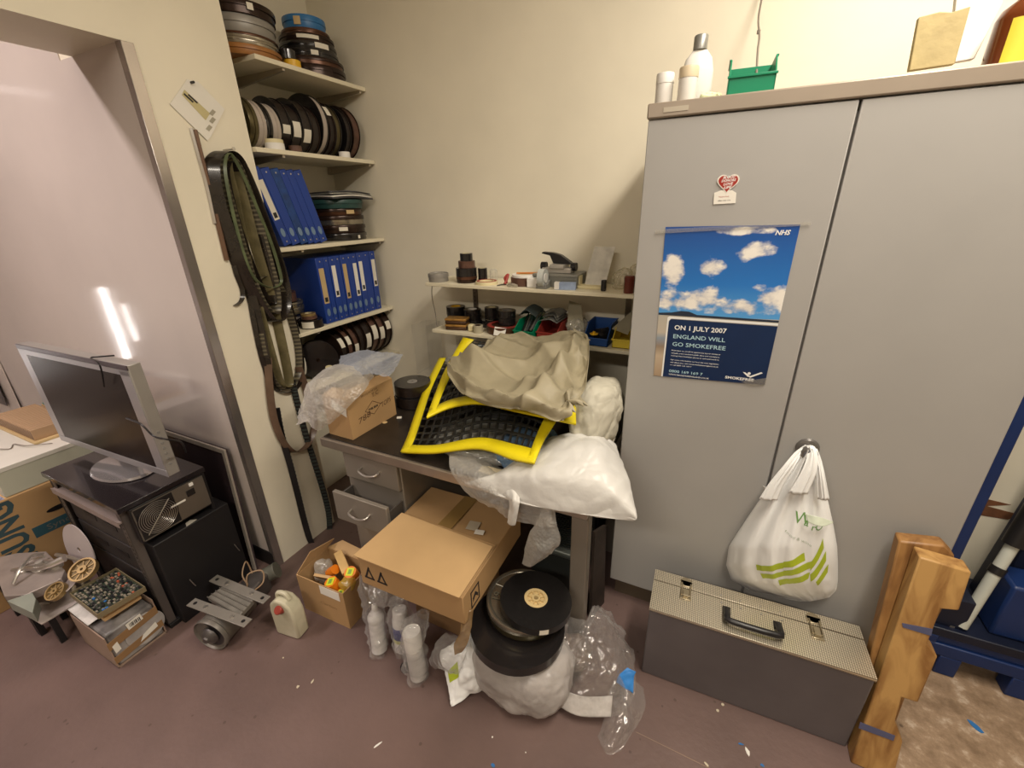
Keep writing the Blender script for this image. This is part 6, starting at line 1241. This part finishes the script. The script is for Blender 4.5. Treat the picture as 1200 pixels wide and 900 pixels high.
def obottle(c, r, h_, lb, rot=(0, 0, 0)):
    t = thing('orange_pot', lb, 'pot', c, group=None, rot=rot)
    MB().lathe([(r*.9, 0), (r, .004), (r, h_*.8), (r*.92, h_), (0, h_)], n=26).build('body', ofs, t, local=True)
    MB().box((0, 0, h_+.0012), (r*1.1, r*1.2, .0015), (0, 0, .4)).build('label', ylb, t, local=True); MB().box((0, 0, h_+.0026), (r*.5, r*.7, .0015), (0, 0, .4)).build('label_mark', mat('green_mark', (.2, .35, .05), .5), t, local=True)
obottle((-1.26, .892, .09), .028, .11, 'orange pot with a yellow label at the front of the open carton', (.25, -.15, 0)); obottle((-1.232, .955, .13), .027, .09, 'orange pot with a yellow label at the right end of the open carton', (.35, .1, 0)); obottle((-1.222, .866, .08), .020, .09, 'orange pot low in the right front corner of the open carton', (.1, .05, 0))
tag(blob((-1.378, .925, .15), (.08, .075, .12), .8, 5, .014, 18, 51).build('clear_bag', film_mat('crinkled_clear_bag', (.75, .73, .66)), ang=50), 'crumpled clear bag in the left half of the open carton', 'plastic bag')
tag(MB().lathe([(.018, 0), (.020, .004), (.020, .05), (0, .052)], (-1.345, .915, .165), (.6, .1, .5), 20).build('orange_bottle', ofs), 'bright orange bottle peeping out of the bag in the open carton', 'bottle')
tag(MB().box((-1.33, .885, .175), (.10, .012, .035), (.5, -.1, .15)).build('card_strip', card2_m, bevel=.001), 'folded cardboard strip along the front inside the open carton', 'cardboard')
tag(blob((-1.215, .895, .185), (.07, .06, .05), .8, 4, .010, 24, 52).build('yellow_bag', film_mat('yellow_clear_bag', (.8, .55, .10), .5, .15, .4), ang=50), 'small bag of yellow things between the orange pots', 'plastic bag')
# wrapped bottles and cans in clear bags
clr = film_mat('clear_polythene', (.80, .79, .78), .09, .10, 1, 26, face=.30)
def wrapbag(P, rad, name, label, seed, m=None, n=30, amp=.012):
    """clear bag wrapped round something: tapering crumpled tube along P"""
    P = cr([Vector(p) for p in P], 10); k = len(P); vs = []; nn = 36
    t0 = (P[-1]-P[0]).normalized(); nrm = t0.orthogonal().normalized(); b_ = t0.cross(nrm)
    for i, p in enumerate(P):
        x = i/(k-1)*(len(rad)-1); j = min(int(x), len(rad)-2); r = rad[j]*(1-(x-j))+rad[j+1]*(x-j)
        for q in range(nn):
            a = 2*pi*q/nn; d = nrm*cos(a)+b_*sin(a); v = p+d*r; v = v+d*(amp*((crease(v, 17, seed)-.3)*2.6+.6*fbm(v*14)))*(min(1, r/.02))
            v.z = max(v.z, .002); vs.append(v)
    fs = [(i*nn+q, i*nn+(q+1) % nn, (i+1)*nn+(q+1) % nn, (i+1)*nn+q) for i in range(k-1) for q in range(nn)]
    return tag(MB().add(vs, fs).build(name, m or clr, ang=80), label, 'plastic bag')
def bottle(base, ax, prof, capprof, bm_, cm_, name, label, cat, extra=None):
    t = thing(name, label, cat, tuple(base)); MB().lathe(prof, base, ax, 32).build('body', bm_, t)
    if capprof: MB().lathe(capprof, base, ax, 32).build('cap', cm_, t)
    if extra: extra(t)
    return t
# 1: white ribbed bottle
b1 = Vector((-1.005, .815, .006)); ax = Vector((-.10, .16, 1)).normalized()
prof = [(.024, 0), (.029, .004)]
for k in range(9): prof += [(.029, .012+k*.014), (.0275, .017+k*.014), (.029, .022+k*.014)]
prof += [(.031, .145), (.030, .158), (.020, .172), (.012, .180)]
bottle(b1, ax, prof, [(.011, .180), (.011, .196), (.008, .204), (0, .205)], mat('cloudy_white_bottle', (.62, .60, .58), .3, var=.05), white_m, 'white_bottle', 'ribbed cloudy white bottle in a clear bag, leftmost of the wrapped bottles', 'bottle')
wrapbag([b1+Vector((.012, -.02, 0)), b1+ax*.03, b1+ax*.10, b1+ax*.17, b1+ax*.21+Vector((0, .0, 0)), b1+ax*.27+Vector((-.01, .02, 0)), b1+ax*.31+Vector((-.04, .02, 0))], [.022, .042, .044, .042, .048, .06, .03], 'clear_bag', 'clear bag wrapped round the leftmost white bottle', 61)
# 2: clear bottle with blue label
b2 = Vector((-.925, .86, .006)); ax = Vector((-.05, .12, 1)).normalized()
def lab2(t): MB().lathe([(.0325, .065), (.033, .066), (.033, .115), (.0325, .116)], b2, ax, 32).build('label', mat('dark_blue_label', (.02, .03, .17), .4, var=.3, scale=30), t); MB().lathe([(.0332, .050), (.0332, .066)], b2, ax, 32).build('lower_label', mat('yellowish_label', (.55, .55, .25), .5, var=.4, scale=40), t)
bottle(b2, ax, [(.028, 0), (.032, .005), (.032, .14), (.029, .155), (.018, .17)], [(.029, .15), (.028, .182), (.024, .187), (0, .187)], mat('cloudy_white_bottle', (.62, .60, .58)), mat('translucent_white_cap', (.70, .68, .66), .35), 'labelled_bottle', 'pale bottle with a dark blue label in the middle of the wrapped bottles', 'bottle', lab2)
wrapbag([b2+Vector((.01, -.02, 0)), b2+ax*.03, b2+ax*.10, b2+ax*.17, b2+ax*.22, b2+ax*.26+Vector((.02, .02, 0))], [.024, .046, .048, .048, .038, .01], 'clear_bag', 'clear bag wrapped round the bottle with the blue label', 62)
# 3: white spray can with a big white cap
b3 = Vector((-.80, .795, .012)); ax = Vector((-.08, .06, 1)).normalized()
bottle(b3, ax, [(.028, 0), (.031, .003), (.031, .125), (.028, .135), (.020, .138)], [(.030, .136), (.0315, .138), (.0325, .205), (.0315, .21), (.030, .205), (0, .206)], mat('grey_white_can', (.55, .53, .51), .3, metal=.2, var=.1, scale=14), white_m, 'spray_can', 'spray can with a big white cap in a clear bag, rightmost of the wrapped ones', 'spray can')
wrapbag([b3+Vector((.01, -.012, -.005)), b3+ax*.02, b3+ax*.10, b3+ax*.17, b3+ax*.23+Vector((.01, .02, 0)), b3+ax*.26+Vector((.03, .05, 0))], [.026, .045, .046, .048, .05, .02], 'clear_bag', 'clear bag wrapped round the can with the big white cap', 63)
wrapbag([(-.74, .82, .10), (-.70, .835, .13), (-.665, .83, .16), (-.64, .84, .20)], [.03, .055, .06, .03], 'clear_bag', 'empty crumpled clear bag right of the spray can', 64)
wrapbag([(-1.06, .88, .24), (-1.02, .88, .26), (-.97, .89, .255), (-.93, .90, .24)], [.03, .055, .06, .03], 'clear_bag', 'empty crumpled clear bag lying over the wrapped bottles beside the open carton', 65)
wrapbag([(-.875, .83, .004), (-.88, .835, .05), (-.87, .85, .10), (-.86, .86, .16)], [.02, .03, .035, .04], 'clear_bag', 'clear bag with a black cap between the two right-hand wrapped bottles', 66)
tag(MB().lathe([(.018, 0), (.018, .012), (0, .014)], (-.868, .80, .006), (.3, -.2, 1), 20).build('black_cap', black_m), 'small black cap on the floor between the wrapped bottles', 'cap')
# white carrier bag on the floor
f = net([[onz(529, 828, .002), onz(552, 816, .03), onz(580, 800, .03)], [onz(522, 800, .06), onz(550, 790, .12), onz(582, 782, .09)], [onz(514, 765, .10), onz(542, 765, .17), onz(576, 765, .15)], [onz(530, 755, .14), onz(550, 740, .20), onz(570, 745, .19)], [onz(546, 728, .18), onz(553, 712, .22), onz(560, 735, .21)]])
wf = MB().grid(wrinkle(f, .018, 14, 21), 60, 60)
cb2 = thing('carrier_bag', 'crumpled white carrier bag with a lime green bit lying on the floor by the reels', 'carrier bag', (-.66, .84, 0)); wf.v = [Vector((v.x, v.y, max(v.z, .002))) for v in wf.v]; wf.build('bag', bgm, cb2, ang=70, solid=.001)
tag(blob((-.655, .865, .045), (.10, .12, .08), .8, 5, .012, 14, 71, flat=.001).build('wrapped_lump', mat('white_lump', (.62, .62, .60), .5), ang=50), 'white lump filling the crumpled carrier bag on the floor', 'bundle')
bv2 = BVHTree.FromPolygons([tuple(v) for v in wf.v], wf.f)
g = MB().grid(net([[onz(524, 786, .09), onz(538, 776, .12)], [onz(526, 800, .07), onz(537, 793, .10)]]), 8, 8)
o_ = []
for v in g.v:
    d = (v-Vector((v.x, v.y-.6, v.z+1.0))); h_ = bv2.ray_cast(v-d, d.normalized()); o_.append((h_[0]-d.normalized()*.002) if h_[0] else v)
g.v = o_; g.build('green_print', grn, cb2)
# sack carrying the big reels
sk = blob((-.445, .938, .105), (.36, .27, .25), .72, 6, .012, 6, 81, flat=.001, topflat=.236)
sk.v = [v+(v-Vector((-.445, .938, .1))).normalized()*(.020*(crease(v, 7, 5)-.35)+.006*fbm(v*12)) if .01 < v.z < .225 else v for v in sk.v]
tag(sk.build('white_sack', mat('translucent_white_sack', (.40, .37, .355), .3, var=.12, scale=10, bump=.3, bscale=30), ang=60), 'greyish white plastic sack on the floor under the big film reels', 'sack')
cl2 = film_mat('clear_polythene2', (.78, .75, .73), .14, .10, 1, 22, face=.35)
f = net([[onz(600, 795, .05), onz(640, 812, .05), onz(690, 838, .03), onz(735, 838, .02)], [onz(625, 770, .12), onz(660, 775, .15), onz(705, 790, .14), onz(748, 805, .06)], [onz(650, 745, .17), onz(680, 740, .19), onz(715, 750, .16), onz(745, 768, .06)], [onz(668, 718, .17), onz(690, 712, .18), onz(715, 725, .14), onz(732, 745, .05)], [onz(680, 700, .10), onz(700, 708, .08), onz(720, 722, .05), onz(735, 745, .01)]])
g = MB().grid(wrinkle(wrinkle(f, .020, 9, 31), .012, 20, 35), 110, 110); g.v = [Vector((v.x, min(v.y, 1.125) if v.x < -.27 else v.y, max(v.z, .002))) for v in g.v]
tag(g.build('clear_bag', cl2, ang=80), 'large clear plastic bag sprawling on the floor right of the big film reels', 'plastic bag')
f = net([[onz(700, 862, .004), onz(712, 885, .004), onz(728, 880, .004)], [onz(708, 840, .03), onz(728, 850, .05), onz(748, 850, .01)], [onz(712, 818, .04), onz(735, 820, .06), onz(755, 822, .01)], [onz(718, 800, .05), onz(738, 795, .07), onz(755, 805, .01)]])
g = MB().grid(wrinkle(f, .014, 14, 32), 50, 50); g.v = [Vector((v.x, v.y, max(v.z, .002))) for v in g.v]
tag(g.build('clear_bag', cl2, ang=80), 'trailing end of a clear bag on the floor nearest the case', 'plastic bag')
tag(MB().grid(wrinkle(net([[onz(640, 798, .085), onz(680, 815, .075), onz(718, 815, .085)], [onz(642, 818, .045), onz(675, 838, .035), onz(716, 840, .05)]]), .006, 16, 33), 24, 10).build('printed_sheet', mat('printed_white_sheet2', (.42, .39, .37), .5, var=.12, scale=60), solid=.001), 'printed white sheet inside the sprawling clear bag', 'paper')
tag(MB().box(onz(632, 792, .09), (.032, .02, .028), (.3, .2, .4)).build('cream_box', tan_m, bevel=.002), 'tiny cream box at the foot of the white sack', 'box')
tag(MB().grid(wrinkle(net([[onz(722, 800, .07), onz(742, 812, .06)], [onz(725, 792, .10), onz(743, 795, .10)], [onz(735, 782, .12), onz(745, 788, .12)]]), .008, 20, 34), 12, 16).build('blue_plastic', mat('bright_blue_plastic', (.04, .22, .60), .35), solid=.002), 'bright blue scrap of plastic inside the sprawling clear bag', 'plastic')
tag(blob(onz(672, 765, .11), (.13, .12, .10), .8, 5, .014, 12, 82).build('brown_paper_lump', mat('brown_lump', (.16, .12, .10), .35, var=.3, scale=12), ang=50), 'dark brown shiny lump inside the sprawling clear bag', 'bundle')
# big reels and can
R0 = (-.470, .953, .240)
reel(.163, .034, 'widest black film reel at the bottom of the pile on the white sack', R0, (radians(-2), radians(2), 0), rw=1, core='dark', side='black')
fc_ = film_can(.134, .05, 'olive', 'silver', 'round metal film can with a scratched lid between the two black reels', (-.468, 1.01, .285), (radians(-2), radians(2), 0), lab=None)
tm = mat('pencil_mark', (.10, .09, .06), .6)
text_mb('61', (-.108, -.02, .0488), (.2, -1, 0), (1, .2, 0), .03, .03, 0).build('pencil_writing', tm, fc_, local=True)
MB().b2((-.118, .008, .0488), (-.045, .011, .0494)).build('scratch_line', label_m, fc_, local=True)
tr = thing('film_reel', 'black film roll with a cream spoked hub on top of the pile before the desk', 'film reel', (-.420, 1.0, .340), rot=(radians(-3), radians(3), 0))
MB().lathe([(.035, 0), (.122, 0), (.122, .026), (.035, .026)], n=56, closed=True).build('wound_film', mat('wound_black_film', (.012, .011, .011), .3, var=.2, scale=90), tr, local=True)
hub_m = mat('cream_hub', (.68, .52, .26), .45, var=.05)
MB().ring((0, 0, .002), ZV, .030, .040, .0255, 40).build('hub_rim', hub_m, tr, local=True); MB().ring((0, 0, .004), ZV, .008, .014, .024, 24).build('hub_core', hub_m, tr, local=True)
b = MB().lathe([(.012, .015), (.032, .015), (.032, .019), (.012, .019)], n=40, closed=True)
for k in range(8): a = 2*pi*k/8; b.box((.022*cos(a), .022*sin(a), .022), (.02, .003, .008), (0, 0, a))
b.build('hub_web', hub_m, tr, local=True)
MB().grid(lambda u, v: Vector((.1228*cos(radians(-62+u*14)), .1228*sin(radians(-62+u*14)), .003+.02*v)), 8, 1).build('label', label_m, tr, local=True)
# amplifier / projector body under the desk
am = thing('louvred_machine', 'dark louvred machine with a rounded grey lower edge under the desk', 'machine', (-.45, 1.42, 0))
MB().b2((-.575, 1.32, 0), (-.375, 1.62, .30)).build('body', mat('dark_grey_green_shell', (.035, .04, .038), .4, var=.2), am, bevel=.01)
MB().tube([(-.572, 1.318, .285), (-.378, 1.318, .285)], .018, 16).build('rounded_edge', mat('grey_green_edge', (.14, .16, .15), .3, metal=.3), am)
b = MB()
for k in range(20): b.b2((-.565, 1.335+k*.013, .299), (-.385, 1.341+k*.013, .308))
b.build('louvres', mat('louvre_dark', (.03, .035, .033), .35, metal=.3), am)
MB().b2((-.405, 1.40, .305), (-.395, 1.44, .33)).build('lever', steel_m, am)
de = tag(MB().b2((-.56, 1.64, 0), (-.36, 1.78, .42)).build('dark_equipment', blackmatte_m, bevel=.01), 'black equipment block behind the louvred machine under the desk', 'equipment')
for k, (x, y) in enumerate(((-.50, 1.66), (-.46, 1.68), (-.41, 1.66), (-.38, 1.70))): (MB().lathe([(.012, 0), (.012, .02), (.008, .028), (0, .028)], (x, y, .42), n=14).build('knob', mat('knob_dark_shiny', (.03, .03, .03), .15), de))
tag(MB().prism([(-.305, 1.30, 0), (-.275, 1.40, 0), (-.300, 1.44, .38), (-.325, 1.36, .40)], (.012, 0, 0)).build('dark_plank', mat('dark_worn_plank', (.035, .025, .02), .6, var=.4, scale=12)), 'thin dark worn plank leaning between the desk leg and the cabinet', 'plank')

# ================================================================== FLOOR SCRAPS
def scrap(u, v, w_, d_, rz, m, lb, z=.0015, cat='scrap', nm='floor_scrap'):
    p = onz(u, v, 0); pts = []
    rr_ = random.Random(int(u*v)); n = 7
    for k in range(n): a = 2*pi*k/n; q = rr_.uniform(.7, 1.1); pts.append(Vector((p.x, p.y, .0004))+Matrix.Rotation(rz, 3, 'Z')@Vector((w_/2*cos(a)*q, d_/2*sin(a)*q, 0)))
    tag(MB().prism(pts, (0, 0, z)).build(nm, m), lb, cat)
bsc = mat('blue_tape_scrap', (.03, .16, .42), .5); cor_ = mat('cream_scrap', (.55, .48, .36), .6)
scrap(876, 881, .012, .028, .4, white_m, 'white torn scrap on the floor in front of the case')
scrap(868, 872, .018, .006, .2, bsc, 'tiny blue scrap touching the white one before the case')
scrap(893, 897, .012, .008, 0, bsc, 'tiny blue scrap at the bottom edge of the photo')
scrap(847, 826, .012, .012, 0, cor_, 'cream fleck just before the case, upper of two'); scrap(841, 833, .010, .010, 0, cor_, 'cream fleck just before the case, lower of two')
scrap(828, 896, .018, .008, -.5, cor_, 'cream shaving at the very bottom of the photo before the case')
scrap(1143, 852, .022, .045, .6, bsc, 'blue tape scrap on the bare concrete before the blue machine')
scrap(443, 873, .006, .032, -.5, white_m, 'white sliver on the floor at the lower middle')
scrap(349, 805, .012, .012, 0, cor_, 'round cream fleck below the open carton'); scrap(366, 799, .008, .018, .2, cor_, 'small tan fleck beside the round cream one')
scrap(578, 897, .014, .010, 0, bsc, 'blue fleck at the lower edge left of the case'); scrap(577, 864, .006, .006, 0, white_m, 'tiny white fleck below the white sack'); scrap(616, 882, .004, .004, 0, white_m, 'tiniest white fleck near the lower edge')
scrap(332, 771, .007, .007, 0, cor_, 'small pale fleck under the jerry can'); scrap(647, 836, .006, .006, 0, bsc, 'tiny blue fleck before the white sack')
a_, b_ = onz(745, 858, 0), onz(830, 900, 0)
tag(MB().prism([a_, b_, b_+Vector((.003, .002, 0)), a_+Vector((.003, .002, 0))], (0, 0, .0006)).build('trim_2', mat('floor_crack_light', (.26, .18, .13), .6)), kind='structure')
